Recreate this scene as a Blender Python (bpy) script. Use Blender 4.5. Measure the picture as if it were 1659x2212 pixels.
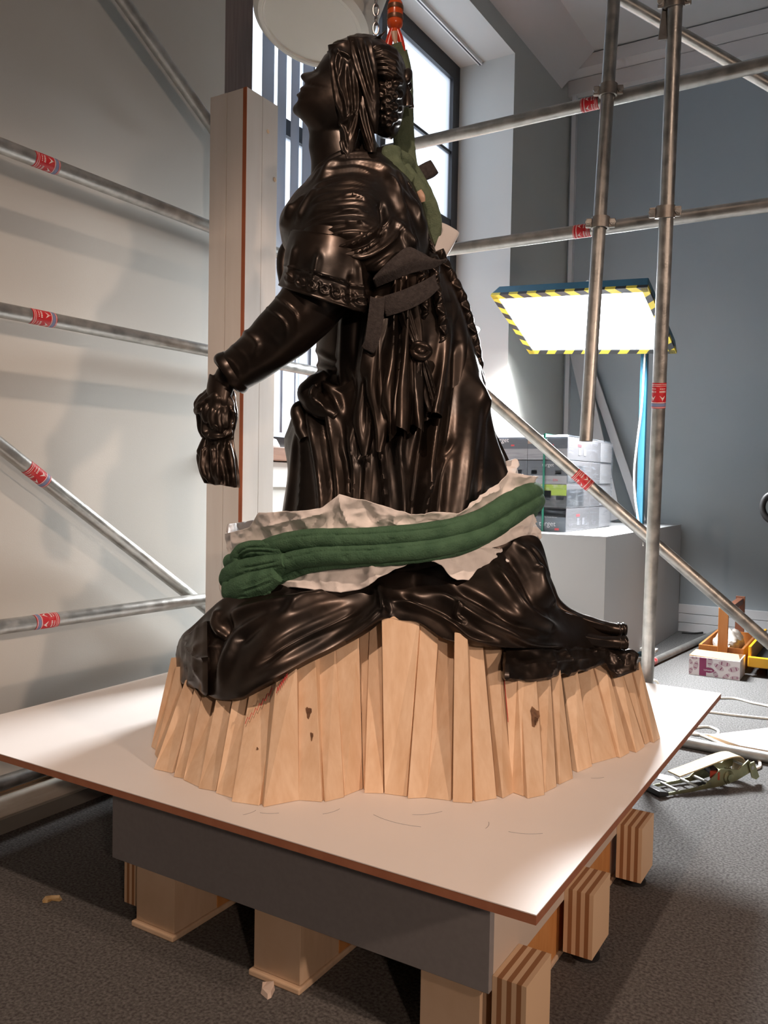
import bpy, bmesh, math, random
import numpy as np
from mathutils import Vector, Matrix

for _o in list(bpy.data.objects):
    bpy.data.objects.remove(_o, do_unlink=True)
SC = bpy.context.scene
COL = SC.collection
random.seed(7)
RNG = np.random.default_rng(7)
PI = math.pi

# ------------------------------------------------------------------ camera
H = 1.0                                   # lens height above the carpet
FPX = 1798.6                              # focal length for the 1659 x 2212 frame
YAW, PITCH, ROLL = 0.54551, -0.03695, 0.01801
_fw = np.array([-math.sin(YAW) * math.cos(PITCH), math.cos(YAW) * math.cos(PITCH), math.sin(PITCH)])
_r = np.array([math.cos(YAW), math.sin(YAW), 0.0])
_u = np.cross(_r, _fw)
CR = _r * math.cos(ROLL) + _u * math.sin(ROLL)
CU = -_r * math.sin(ROLL) + _u * math.cos(ROLL)
CF = _fw
cam_data = bpy.data.cameras.new('camera')
cam_data.sensor_fit = 'VERTICAL'
cam_data.sensor_height = 36.0
cam_data.lens = FPX / 2212 * 36.0
cam_data.clip_start = 0.02
cam = bpy.data.objects.new('camera', cam_data)
COL.objects.link(cam)
cam.matrix_world = Matrix(((CR[0], CU[0], -CF[0], 0), (CR[1], CU[1], -CF[1], 0), (CR[2], CU[2], -CF[2], H), (0, 0, 0, 1)))
SC.camera = cam

# ------------------------------------------------------------------ daylight, lamps, exposure
world = bpy.data.worlds.new('overcast_sky')
SC.world = world
world.use_nodes = True
world.node_tree.nodes['Background'].inputs[0].default_value = (0.86, 0.93, 1.0, 1)
world.node_tree.nodes['Background'].inputs[1].default_value = 2.3

def add_light(name, kind, loc, target, energy, color, size=0.2, spot=None, size_y=None):
    d = bpy.data.lights.new(name, kind)
    d.energy = energy
    d.color = color
    if kind == 'AREA':
        d.size = size
        if size_y:
            d.shape = 'RECTANGLE'
            d.size_y = size_y
    else:
        d.shadow_soft_size = size
    if spot:
        d.spot_size = math.radians(spot)
        d.spot_blend = 0.6
    o = bpy.data.objects.new(name, d)
    COL.objects.link(o)
    o.location = loc
    o.rotation_euler = (Vector(target) - Vector(loc)).to_track_quat('-Z', 'Y').to_euler()
    return o

WARM = (1.0, 0.71, 0.54)
# sky light entering by the window (portal for the world light)
pt = add_light('window_daylight', 'AREA', (-2.72, 3.65, 2.4), (0, 3.65, 2.4), 1, (1, 1, 1), 2.4, None, 2.6)
pt.data.cycles.is_portal = True
# warm spots inferred from shadows, one overhead, two low, behind and beside the photographer
add_light('gallery_spotlight', 'SPOT', (1.95, -1.35, 1.9), (-1.0, 1.75, 0.95), 120, WARM, 0.07, 60)
add_light('gallery_spotlight', 'SPOT', (-0.35, -0.35, 3.7), (-1.05, 1.5, 0.4), 215, WARM, 0.05, 62)
add_light('gallery_spotlight', 'SPOT', (2.6, 0.7, 2.1), (-0.75, 1.8, 0.55), 200, WARM, 0.08, 50)
LAMP_STRENGTH = 12.0                      # look of the LED diffuser; its throw is the area light built with the lamp
LAMP_POWER = 260.0

SC.view_settings.view_transform = 'Standard'
SC.view_settings.look = 'None'
SC.view_settings.gamma = 1.0
SC.view_settings.use_curve_mapping = False
SC.view_settings.exposure = 0.0
SC.cycles.use_denoising = True
SC.cycles.max_bounces = 8
SC.cycles.transparent_max_bounces = 12
SC.cycles.caustics_reflective = False
SC.cycles.caustics_refractive = False
SC.cycles.sample_clamp_indirect = 8.0

# ------------------------------------------------------------------ helpers
def ray(x, y):
    return CF + CR * (x - 829.5) / FPX - CU * (y - 1106.0) / FPX

def on(x, y, ax, val):
    """point of the photographed line of sight that lies in the plane axis = val"""
    d = ray(x, y)
    o = np.array([0.0, 0.0, H])
    return o + d * ((val - o[ax]) / d[ax])

def atd(x, y, Z):
    return np.array([0.0, 0.0, H]) + ray(x, y) * Z

def project(V):
    q = V - np.array([0, 0, H])
    z = q @ CF
    return 829.5 + FPX * (q @ CR) / z, 1106.0 - FPX * (q @ CU) / z, z

def empty(name, loc=(0, 0, 0)):
    o = bpy.data.objects.new(name, None)
    COL.objects.link(o)
    o.location = loc
    o.empty_display_size = 0.05
    return o

def tag(o, label=None, cat=None, group=None, kind=None):
    if label: o['label'] = label
    if cat: o['category'] = cat
    if group: o['group'] = group
    if kind: o['kind'] = kind
    return o

class MB:
    """collects shapes of ONE part and links them as one mesh object"""
    def __init__(self):
        self.v = []
        self.f = []
        self.mi = []
    def add(self, verts, faces, m=0):
        k = len(self.v)
        self.v += [tuple(map(float, p)) for p in verts]
        self.f += [tuple(i + k for i in f) for f in faces]
        self.mi += [m] * len(faces)
        return self
    def box(self, a, b, m=0):
        x0, y0, z0 = a
        x1, y1, z1 = b
        v = [(x0, y0, z0), (x1, y0, z0), (x1, y1, z0), (x0, y1, z0), (x0, y0, z1), (x1, y0, z1), (x1, y1, z1), (x0, y1, z1)]
        return self.hexa(v, m)
    def hexa(self, v, m=0):
        return self.add(v, [(0, 3, 2, 1), (4, 5, 6, 7), (0, 1, 5, 4), (1, 2, 6, 5), (2, 3, 7, 6), (3, 0, 4, 7)], m)
    def quad(self, a, b, c, d, m=0):
        return self.add([a, b, c, d], [(0, 1, 2, 3)], m)
    def prism(self, poly, off, m=0):
        n = len(poly)
        off = np.array(off, float)
        v = [np.array(p, float) for p in poly] + [np.array(p, float) + off for p in poly]
        f = [tuple(range(n))[::-1], tuple(range(n, 2 * n))] + [(i, (i + 1) % n, (i + 1) % n + n, i + n) for i in range(n)]
        return self.add(v, f, m)
    def tube(self, path, r, seg=12, cap=True, m=0, flat=1.0, closed=False):
        P = [np.array(p, float) for p in path]
        n = len(P)
        rr = r if hasattr(r, '__len__') else [r] * n
        T = []
        for i in range(n):
            a = P[(i - 1) % n] if closed else P[max(i - 1, 0)]
            b = P[(i + 1) % n] if closed else P[min(i + 1, n - 1)]
            t = b - a
            T.append(t / (np.linalg.norm(t) + 1e-12))
        up = np.array([0, 0, 1.0]) if abs(T[0][2]) < 0.9 else np.array([1.0, 0, 0])
        s = np.cross(T[0], up)
        s /= np.linalg.norm(s)
        v = []
        for i in range(n):
            s = s - T[i] * (s @ T[i])
            s /= np.linalg.norm(s) + 1e-12
            q = np.cross(s, T[i])
            for k in range(seg):
                a = 2 * PI * k / seg
                v.append(P[i] + rr[i] * (math.cos(a) * s + flat * math.sin(a) * q))
        f = []
        for i in range(n if closed else n - 1):
            j = (i + 1) % n
            for k in range(seg):
                k2 = (k + 1) % seg
                f.append((i * seg + k, j * seg + k, j * seg + k2, i * seg + k2))
        if cap and not closed:
            f.append(tuple(range(seg))[::-1][::-1])
            f.append(tuple(range((n - 1) * seg, n * seg))[::-1])
        return self.add(v, f, m)
    def lathe(self, prof, c=(0, 0, 0), seg=32, axis=2, m=0):
        v = []
        for r, h in prof:
            for k in range(seg):
                a = 2 * PI * k / seg
                p = [r * math.cos(a), r * math.sin(a), h]
                if axis == 0: p = [p[2], p[0], p[1]]
                if axis == 1: p = [p[0], p[2], p[1]]
                v.append((p[0] + c[0], p[1] + c[1], p[2] + c[2]))
        f = []
        for i in range(len(prof) - 1):
            for k in range(seg):
                f.append((i * seg + k, i * seg + (k + 1) % seg, (i + 1) * seg + (k + 1) % seg, (i + 1) * seg + k))
        return self.add(v, f, m)
    def build(self, name, mats, parent=None, smooth=False, bevel=0, angle=None):
        me = bpy.data.meshes.new(name)
        me.from_pydata(self.v, [], self.f)
        mats = mats if isinstance(mats, (list, tuple)) else [mats]
        for mm in mats:
            me.materials.append(mm)
        if len(mats) > 1:
            me.polygons.foreach_set('material_index', self.mi)
        bm = bmesh.new()
        bm.from_mesh(me)
        bmesh.ops.recalc_face_normals(bm, faces=bm.faces)
        if bevel:
            bmesh.ops.bevel(bm, geom=[e for e in bm.edges if len(e.link_faces) == 2 and e.calc_face_angle() > 0.5], offset=bevel, segments=2, affect='EDGES', profile=0.5)
        bm.to_mesh(me)
        bm.free()
        if smooth:
            me.polygons.foreach_set('use_smooth', [True] * len(me.polygons))
            me.set_sharp_from_angle(angle=math.radians(angle or 40))
        o = bpy.data.objects.new(name, me)
        COL.objects.link(o)
        if parent:
            o.parent = parent
            o.matrix_parent_inverse = Matrix.Translation(-parent.location)
        return o

def catmull(pts, n):
    P = np.array(pts, float)
    if len(P) == 2:
        t = np.linspace(0, 1, n)[:, None]
        return P[0] * (1 - t) + P[1] * t
    Q = np.vstack([2 * P[0] - P[1], P, 2 * P[-1] - P[-2]])
    L = np.concatenate([[0], np.cumsum(np.linalg.norm(np.diff(P, axis=0), axis=1) + 1e-9)])
    s = np.linspace(0, L[-1], n)
    k = np.clip(np.searchsorted(L, s, side='right') - 1, 0, len(P) - 2)
    t = ((s - L[k]) / (L[k + 1] - L[k]))[:, None]
    p0, p1, p2, p3 = Q[k], Q[k + 1], Q[k + 2], Q[k + 3]
    return 0.5 * (2 * p1 + (p2 - p0) * t + (2 * p0 - 5 * p1 + 4 * p2 - p3) * t ** 2 + (3 * p1 - p0 - 3 * p2 + p3) * t ** 3)

# ------------------------------------------------------------------ materials (all procedural)
def mat(name, col, rough=0.6, metal=0.0, col2=None, scale=8.0, stretch=(1, 1, 1), bump=0.0, bscale=60.0, detail=4, lo=0.35, hi=0.65, spec=0.5, rough2=None, coat=0.0):
    m = bpy.data.materials.new(name)
    m.use_nodes = True
    nt = m.node_tree
    b = nt.nodes['Principled BSDF']
    b.inputs['Base Color'].default_value = (*col, 1)
    b.inputs['Roughness'].default_value = rough
    b.inputs['Metallic'].default_value = metal
    b.inputs['Specular IOR Level'].default_value = spec
    if coat:
        b.inputs['Coat Weight'].default_value = coat
        b.inputs['Coat Roughness'].default_value = 0.18
    tc = nt.nodes.new('ShaderNodeTexCoord')
    mp = nt.nodes.new('ShaderNodeMapping')
    mp.inputs['Scale'].default_value = stretch
    nt.links.new(tc.outputs['Object'], mp.inputs[0])
    if col2 is not None:
        n = nt.nodes.new('ShaderNodeTexNoise')
        n.inputs['Scale'].default_value = scale
        n.inputs['Detail'].default_value = detail
        nt.links.new(mp.outputs[0], n.inputs['Vector'])
        r = nt.nodes.new('ShaderNodeValToRGB')
        r.color_ramp.elements[0].position = lo
        r.color_ramp.elements[1].position = hi
        r.color_ramp.elements[0].color = (*col, 1)
        r.color_ramp.elements[1].color = (*col2, 1)
        nt.links.new(n.outputs[0], r.inputs[0])
        nt.links.new(r.outputs[0], b.inputs['Base Color'])
        if rough2 is not None:
            mr = nt.nodes.new('ShaderNodeMapRange')
            mr.inputs[1].default_value = lo
            mr.inputs[2].default_value = hi
            mr.inputs[3].default_value = rough
            mr.inputs[4].default_value = rough2
            nt.links.new(n.outputs[0], mr.inputs[0])
            nt.links.new(mr.outputs[0], b.inputs['Roughness'])
    if bump:
        n2 = nt.nodes.new('ShaderNodeTexNoise')
        n2.inputs['Scale'].default_value = bscale
        n2.inputs['Detail'].default_value = 5
        nt.links.new(mp.outputs[0], n2.inputs['Vector'])
        bp = nt.nodes.new('ShaderNodeBump')
        bp.inputs['Strength'].default_value = bump
        bp.inputs['Distance'].default_value = 0.004
        nt.links.new(n2.outputs[0], bp.inputs['Height'])
        nt.links.new(bp.outputs[0], b.inputs['Normal'])
    return m

def wood(name, col, col2, axis_scale=(14, 14, 1.2), rough=0.55, grain=9.0, knots=True):
    m = bpy.data.materials.new(name)
    m.use_nodes = True
    nt = m.node_tree
    b = nt.nodes['Principled BSDF']
    b.inputs['Roughness'].default_value = rough
    b.inputs['Specular IOR Level'].default_value = 0.3
    tc = nt.nodes.new('ShaderNodeTexCoord')
    oi = nt.nodes.new('ShaderNodeObjectInfo')
    ad = nt.nodes.new('ShaderNodeVectorMath')
    ad.operation = 'MULTIPLY_ADD'
    ad.inputs[1].default_value = (1, 1, 1)
    nt.links.new(tc.outputs['Object'], ad.inputs[0])
    sc = nt.nodes.new('ShaderNodeVectorMath')
    sc.operation = 'SCALE'
    sc.inputs[0].default_value = (7.3, 5.1, 9.7)
    nt.links.new(oi.outputs['Random'], sc.inputs['Scale'])
    nt.links.new(sc.outputs[0], ad.inputs[2])
    mp = nt.nodes.new('ShaderNodeMapping')
    mp.inputs['Scale'].default_value = axis_scale
    nt.links.new(ad.outputs[0], mp.inputs[0])
    n = nt.nodes.new('ShaderNodeTexNoise')
    n.inputs['Scale'].default_value = 2.2
    n.inputs['Detail'].default_value = 6
    n.inputs['Distortion'].default_value = 0.6
    nt.links.new(mp.outputs[0], n.inputs['Vector'])
    n3 = nt.nodes.new('ShaderNodeTexNoise')
    n3.inputs['Scale'].default_value = grain
    n3.inputs['Detail'].default_value = 3
    nt.links.new(mp.outputs[0], n3.inputs['Vector'])
    mx = nt.nodes.new('ShaderNodeMath')
    mx.operation = 'MULTIPLY_ADD'
    mx.inputs[1].default_value = 0.35
    nt.links.new(n3.outputs[0], mx.inputs[0])
    nt.links.new(n.outputs[0], mx.inputs[2])
    r = nt.nodes.new('ShaderNodeValToRGB')
    r.color_ramp.elements[0].position = 0.42
    r.color_ramp.elements[1].position = 0.86
    r.color_ramp.elements[0].color = (*col, 1)
    r.color_ramp.elements[1].color = (*col2, 1)
    nt.links.new(mx.outputs[0], r.inputs[0])
    hs = nt.nodes.new('ShaderNodeHueSaturation')
    mr = nt.nodes.new('ShaderNodeMapRange')
    mr.inputs[3].default_value = 0.80
    mr.inputs[4].default_value = 1.12
    nt.links.new(oi.outputs['Random'], mr.inputs[0])
    nt.links.new(mr.outputs[0], hs.inputs['Value'])
    nt.links.new(r.outputs[0], hs.inputs['Color'])
    last = hs.outputs[0]
    if knots:
        v = nt.nodes.new('ShaderNodeTexVoronoi')
        v.inputs['Scale'].default_value = 1.0
        mp2 = nt.nodes.new('ShaderNodeMapping')
        mp2.inputs['Scale'].default_value = (5.0, 5.0, 2.6)
        nt.links.new(ad.outputs[0], mp2.inputs[0])
        nt.links.new(mp2.outputs[0], v.inputs['Vector'])
        kr = nt.nodes.new('ShaderNodeValToRGB')
        kr.color_ramp.elements[0].position = 0.012
        kr.color_ramp.elements[0].color = (1, 1, 1, 1)
        kr.color_ramp.elements[1].position = 0.085
        kr.color_ramp.elements[1].color = (0, 0, 0, 1)
        nt.links.new(v.outputs['Distance'], kr.inputs[0])
        mxc = nt.nodes.new('ShaderNodeMixRGB')
        mxc.inputs[2].default_value = (0.16, 0.075, 0.035, 1)
        nt.links.new(kr.outputs[0], mxc.inputs[0])
        nt.links.new(last, mxc.inputs[1])
        last = mxc.outputs[0]
    nt.links.new(last, b.inputs['Base Color'])
    bp = nt.nodes.new('ShaderNodeBump')
    bp.inputs['Strength'].default_value = 0.12
    bp.inputs['Distance'].default_value = 0.002
    nt.links.new(n3.outputs[0], bp.inputs['Height'])
    nt.links.new(bp.outputs[0], b.inputs['Normal'])
    return m

def emis(name, col, s):
    m = bpy.data.materials.new(name)
    m.use_nodes = True
    b = m.node_tree.nodes['Principled BSDF']
    b.inputs['Base Color'].default_value = (0.9, 0.9, 0.9, 1)
    b.inputs['Emission Color'].default_value = (*col, 1)
    b.inputs['Emission Strength'].default_value = s
    return m

M = {}
M['wall'] = mat('daylight_tinted_wall', (0.32, 0.365, 0.395), 0.75, 0, (0.345, 0.385, 0.41), 1.6, bump=0.05, bscale=240)  # grey wall; the blue cast of the daylight is put into its colour
M['wall_window'] = mat('window_wall_paint', (0.52, 0.525, 0.50), 0.7, 0, (0.55, 0.55, 0.52), 1.2, bump=0.05, bscale=240)
M['wall_far'] = mat('room_wall_paint', (0.20, 0.205, 0.21), 0.8)
M['ceiling'] = mat('ceiling_paint', (0.55, 0.54, 0.53), 0.85, 0, (0.58, 0.57, 0.56), 3)
M['cornice'] = mat('cornice_paint', (0.62, 0.585, 0.575), 0.8)
M['carpet'] = mat('grey_carpet', (0.085, 0.083, 0.082), 0.95, 0, (0.215, 0.21, 0.207), 150, bump=1.0, bscale=520, detail=6, lo=0.34, hi=0.66, spec=0.1)
M['skirting'] = mat('skirting_paint', (0.70, 0.70, 0.72), 0.6)
M['skirting_old'] = mat('worn_skirting_paint', (0.60, 0.53, 0.44), 0.5, 0, (0.72, 0.68, 0.60), 9, (6, 1, 6), lo=0.3, hi=0.6)
M['skirting_wood'] = mat('skirting_bare_wood', (0.30, 0.20, 0.12), 0.6, 0, (0.42, 0.30, 0.19), 6, (8, 1, 8))
M['skirting_grey'] = mat('skirting_grey', (0.22, 0.215, 0.20), 0.7)
M['frame_dark'] = mat('dark_window_metal', (0.018, 0.018, 0.022), 0.45)
M['frame_brown'] = mat('brown_window_wood', (0.13, 0.098, 0.088), 0.7, 0, (0.17, 0.13, 0.118), 5, (20, 20, 1))
M['sill'] = wood('sill_wood', (0.33, 0.16, 0.09), (0.22, 0.10, 0.06), (14, 1.2, 14), 0.5, knots=False)
M['white_paint'] = mat('white_lacquer', (0.80, 0.79, 0.77), 0.4)
M['galv'] = mat('galvanised_steel', (0.36, 0.36, 0.345), 0.34, 0.85, (0.52, 0.52, 0.50), 26, (1, 1, 1), bump=0.12, bscale=160, rough2=0.5)
M['galv_dull'] = mat('dull_galvanised_steel', (0.26, 0.26, 0.25), 0.5, 0.7, (0.36, 0.355, 0.34), 18, bump=0.15, bscale=150)
M['clamp'] = mat('forged_clamp_steel', (0.30, 0.27, 0.24), 0.45, 0.8, (0.42, 0.40, 0.37), 30)
M['label_red'] = mat('red_sticker', (0.55, 0.02, 0.03), 0.45, 0, (0.62, 0.10, 0.10), 40, lo=0.52, hi=0.72)
M['label_white'] = mat('white_sticker_print', (0.80, 0.74, 0.72), 0.5, 0, (0.72, 0.35, 0.35), 60, lo=0.55, hi=0.7)
M['label_blue'] = mat('blue_sticker_print', (0.20, 0.25, 0.42), 0.5)
M['board_top'] = mat('white_laminate', (0.84, 0.80, 0.775), 0.42, 0, (0.80, 0.765, 0.74), 2.5, spec=0.45)
M['board_edge'] = mat('brown_mdf_edge', (0.30, 0.115, 0.06), 0.7, 0, (0.34, 0.14, 0.075), 30)
M['crate_grey'] = mat('grey_laminate', (0.255, 0.25, 0.26), 0.55, 0, (0.275, 0.27, 0.28), 90)
M['crate_side'] = mat('crate_side_laminate', (0.62, 0.54, 0.47), 0.55)
M['plywood'] = mat('plywood_face', (0.60, 0.44, 0.30), 0.55, 0, (0.66, 0.50, 0.36), 5, (3, 10, 2), spec=0.3)
M['ply_orange'] = mat('orange_plywood', (0.56, 0.25, 0.08), 0.5, 0, (0.62, 0.30, 0.11), 5, (3, 10, 2), spec=0.3)
M['ply_light'] = mat('plywood_ply_light', (0.72, 0.52, 0.34), 0.65)
M['ply_dark'] = mat('plywood_ply_dark', (0.34, 0.16, 0.07), 0.7)
M['rubber'] = mat('black_rubber', (0.015, 0.015, 0.016), 0.5)
M['post_white'] = mat('whitewashed_timber', (0.74, 0.70, 0.66), 0.6, 0, (0.70, 0.655, 0.61), 4, (6, 6, 0.6), spec=0.3)
M['post_edge'] = mat('rust_brown_edge', (0.42, 0.12, 0.045), 0.6, 0, (0.33, 0.09, 0.035), 7, (3, 3, 1))
M['slat'] = wood('pale_beech', (0.86, 0.655, 0.47), (0.73, 0.505, 0.325))
M['yellow'] = mat('yellow_tape', (0.72, 0.58, 0.05), 0.45)
M['black'] = mat('black_tape', (0.02, 0.02, 0.022), 0.45)
M['lamp_blue'] = mat('blue_lamp_steel', (0.022, 0.12, 0.19), 0.45, 0.0, (0.032, 0.15, 0.23), 8)
M['led'] = emis('led_diffuser', (0.93, 0.97, 1.0), LAMP_STRENGTH)
M['plinth_white'] = mat('pale_grey_plinth_paint', (0.46, 0.465, 0.47), 0.55)
M['cable'] = mat('white_cable', (0.82, 0.78, 0.70), 0.45)
M['cable_black'] = mat('black_cable', (0.02, 0.02, 0.02), 0.5)

def slab(name, a, b, m, parent=None, kind='structure'):
    o = MB().box(a, b).build(name, m, parent)
    if kind and not parent:
        o['kind'] = kind
    return o

# ================================================================== the room
slab('floor', (-2.7, -3.1, -0.1), (4.1, 6.1, 0.0), M['carpet'])
slab('ceiling', (-2.7, -3.1, 4.03), (4.1, 6.1, 4.13), M['ceiling'])
slab('wall_back', (-2.7, 6.0, 0), (4.1, 6.1, 4.03), M['wall'])
slab('wall_right', (4.0, -3.0, 0), (4.1, 6.0, 4.03), M['wall_far'])
slab('wall_front', (-2.7, -3.1, 0), (4.1, -3.0, 4.03), M['wall_far'])
WY0, WY1, WZ0, WZ1 = 2.30, 4.94, 1.07, 3.69
w = MB()
w.box((-2.6, -3.0, 0), (-2.1, WY0, 4.03)).box((-2.6, WY1, 0), (-2.1, 6.0, 4.03))
w.box((-2.6, WY0, 0), (-2.1, WY1, WZ0)).box((-2.6, WY0, WZ1), (-2.1, WY1, 4.03))
w.build('wall_left', M['wall_window'])['kind'] = 'structure'
# cornices (stepped plaster)
c1 = MB().box((-2.1, 5.93, 3.82), (4.0, 6.0, 3.925)).box((-2.1, 5.80, 3.93), (4.0, 6.0, 4.018))
for xj in (-0.48, 0.9, 2.3):
    c1.box((xj, 5.799, 3.93), (xj + 0.006, 5.80, 4.018))
c1.build('trim_1', M['cornice'])['kind'] = 'structure'
c2 = MB().prism([(-2.1, -3.0, 3.82), (-1.87, -3.0, 4.03), (-2.1, -3.0, 4.03)], (0, 8.80, 0))
c2.build('trim_2', M['cornice'])['kind'] = 'structure'
# vertical service strip in the corner
MB().box((-2.075, 5.955, 0.19), (-2.045, 6.0, 3.82)).build('trim_3', M['skirting'])['kind'] = 'structure'
# pale strip of wall under the sill
MB().box((-2.1, WY0, 0.97), (-2.088, WY1, 1.068)).build('trim_4', M['white_paint'])['kind'] = 'structure'
# skirting of the back wall: three boards
sk = MB().box((-2.1, 5.99, 0), (4.0, 6.0, 0.186)).build('baseboard_back', M['skirting'])
sk['kind'] = 'structure'
for z0, z1 in ((0.0, 0.061), (0.064, 0.124), (0.127, 0.188)):
    MB().box((-2.05, 5.972, z0), (4.0, 5.992, z1)).build('board', M['skirting'], sk, bevel=0.002)
# skirting of the window wall: grey foot, rounded worn board, bare wooden strip
sl = MB().box((-2.1, -3.0, 0), (-2.075, 5.95, 0.045)).build('baseboard_left', M['skirting_grey'])
sl['kind'] = 'structure'
bb = MB()
bb.prism([(-2.1, -3.0, 0.045), (-2.062, -3.0, 0.047), (-2.05, -3.0, 0.06), (-2.05, -3.0, 0.092), (-2.062, -3.0, 0.108), (-2.1, -3.0, 0.112)], (0, 8.95, 0))
bb.build('board', M['skirting_old'], sl, smooth=True)
MB().box((-2.1, -3.0, 0.112), (-2.085, 5.95, 0.124)).build('groove', M['skirting_wood'], sl)
MB().box((-2.1, -3.0, 0.124), (-2.068, 5.95, 0.142)).build('strip', M['skirting_wood'], sl, bevel=0.003)

# ------------------------------------------------------------------ window
def glass_mat():
    m = bpy.data.materials.new('frosted_window_glass')
    m.use_nodes = True
    nt = m.node_tree
    nt.nodes.clear()
    o = nt.nodes.new('ShaderNodeOutputMaterial')
    t = nt.nodes.new('ShaderNodeBsdfTransparent')
    t.inputs[0].default_value = (0.95, 0.97, 1.0, 1)
    d = nt.nodes.new('ShaderNodeBsdfTranslucent')
    d.inputs[0].default_value = (0.9, 0.93, 1.0, 1)
    g = nt.nodes.new('ShaderNodeBsdfGlossy')
    g.inputs['Roughness'].default_value = 0.1
    x = nt.nodes.new('ShaderNodeMixShader')
    x.inputs[0].default_value = 0.35
    y = nt.nodes.new('ShaderNodeMixShader')
    y.inputs[0].default_value = 0.04
    nt.links.new(t.outputs[0], x.inputs[1])
    nt.links.new(d.outputs[0], x.inputs[2])
    nt.links.new(x.outputs[0], y.inputs[1])
    nt.links.new(g.outputs[0], y.inputs[2])
    nt.links.new(y.outputs[0], o.inputs[0])
    return m
M['glass'] = glass_mat()
win = empty('window_1', (-2.48, 3.6, 1.13))
win['kind'] = 'structure'
X0, X1 = -2.53, -2.48
MB().box((X0, WY0, 3.585), (X1, WY1, WZ1)).build('top_rail', M['frame_dark'], win)
MB().box((X0, WY0, 1.128), (X1, WY1, 1.20)).build('bottom_rail', M['frame_dark'], win)
MB().box((X0, 4.85, 1.20), (X1, WY1, 3.585)).build('stile', M['frame_dark'], win)
MB().box((X0 - 0.02, WY0, 1.129), (-2.40, 2.80, 3.688)).build('stile', M['frame_brown'], win)
MB().box((X0, 3.975, 1.20), (X1, 4.03, 3.585)).build('mullion', M['frame_dark'], win)
MB().box((X0, 3.32, 1.20), (X1, 3.36, 3.585)).build('mullion', M['frame_dark'], win)
for a, b in ((2.80, 3.32), (3.36, 3.975), (4.03, 4.85)):
    MB().box((X0 + 0.005, a, 2.62), (X1 - 0.005, b, 2.695)).build('transom', M['frame_dark'], win)
    MB().box((X0 + 0.005, a, 1.70), (X1 - 0.005, b, 1.735)).build('transom', M['frame_dark'], win)
    MB().box((X0 + 0.015, a, 3.112), (X1 - 0.01, b, 3.130)).build('glazing_bar', M['frame_dark'], win)
    for z0, z1 in ((1.20, 1.70), (1.735, 2.62), (2.695, 3.112), (3.13, 3.585)):
        MB().box((X0 + 0.02, a, z0), (X0 + 0.026, b, z1)).build('pane', M['glass'], win)
si = MB().box((-2.48, WY0, 1.073), (-2.06, WY1, 1.128)).build('trim_5', M['sill'], bevel=0.003)
si['kind'] = 'structure'
# curtain rail under the soffit
tr = MB().box((-2.345, 2.6, 3.668), (-2.318, 4.93, 3.69)).build('curtain_rail', M['white_paint'])
MB().box((-2.336, 2.6, 3.6675), (-2.327, 4.93, 3.668)).build('slot', M['frame_dark'], tr)
tag(tr, 'thin pale curtain rail fixed under the window soffit', 'curtain rail')
# vertical blind in the left bays
def blind_mat():
    m = bpy.data.materials.new('blind_fabric')
    m.use_nodes = True
    nt = m.node_tree
    nt.nodes.clear()
    o = nt.nodes.new('ShaderNodeOutputMaterial')
    d = nt.nodes.new('ShaderNodeBsdfDiffuse')
    d.inputs[0].default_value = (0.55, 0.57, 0.60, 1)
    t = nt.nodes.new('ShaderNodeBsdfTranslucent')
    t.inputs[0].default_value = (0.55, 0.58, 0.64, 1)
    x = nt.nodes.new('ShaderNodeMixShader')
    x.inputs[0].default_value = 0.42
    nt.links.new(d.outputs[0], x.inputs[1])
    nt.links.new(t.outputs[0], x.inputs[2])
    nt.links.new(x.outputs[0], o.inputs[0])
    return m
M['blind'] = blind_mat()
bl = empty('vertical_blind', (-2.40, 3.1, 1.22))
tag(bl, 'pale fabric vertical blind hanging in the window behind the white post', 'blind')
MB().box((-2.42, 2.62, 3.60), (-2.37, 3.80, 3.64)).build('head_rail', M['white_paint'], bl)
for k in range(9):
    y = 2.90 + k * 0.098
    a = math.radians(104 if k % 3 else 96)
    dx, dy = 0.048 * math.cos(a), 0.048 * math.sin(a)
    MB().prism([(-2.395 - dx, y - dy, 1.215), (-2.395 + dx, y + dy, 1.215), (-2.395 + dx, y + dy, 3.60), (-2.395 - dx, y - dy, 3.60)], (0.0008, -0.0005, 0)).build('slat', M['blind'], bl)
pk = MB()
pk.hexa([(-2.30, 2.35, 1.13), (-2.15, 2.35, 1.13), (-2.15, 2.72, 1.13), (-2.30, 2.72, 1.13), (-2.28, 2.36, 1.165), (-2.17, 2.37, 1.16), (-2.16, 2.70, 1.168), (-2.29, 2.71, 1.16)])
tag(pk.build('packing_bundle', M['white_paint'], bevel=0.008), 'low white packing bundle lying on the window sill', 'bundle')

# ================================================================== scaffold
TR = 0.0201
def axis_frame(p0, p1, at):
    p0, p1 = np.array(p0, float), np.array(p1, float)
    A = (p1 - p0) / np.linalg.norm(p1 - p0)
    C = p0 + A * ((np.array(at) - p0) @ A)
    n = np.array([0, 0, H]) - C
    n -= A * (n @ A)
    n /= np.linalg.norm(n)
    return A, C, n, np.cross(A, n)

def on_cyl(A, C, n, b, r, poly, m, mb, dens=1):
    """polygon given as (distance along tube, arc length) pairs, laid on the tube"""
    pts = []
    k = len(poly)
    for i in range(k):
        a, c = np.array(poly[i]), np.array(poly[(i + 1) % k])
        for j in range(dens):
            pts.append(a + (c - a) * j / dens)
    v = [C + A * s + r * (math.cos(t / TR) * n + math.sin(t / TR) * b) for s, t in pts]
    mb.add(v, [tuple(range(len(v)))], m)

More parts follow.
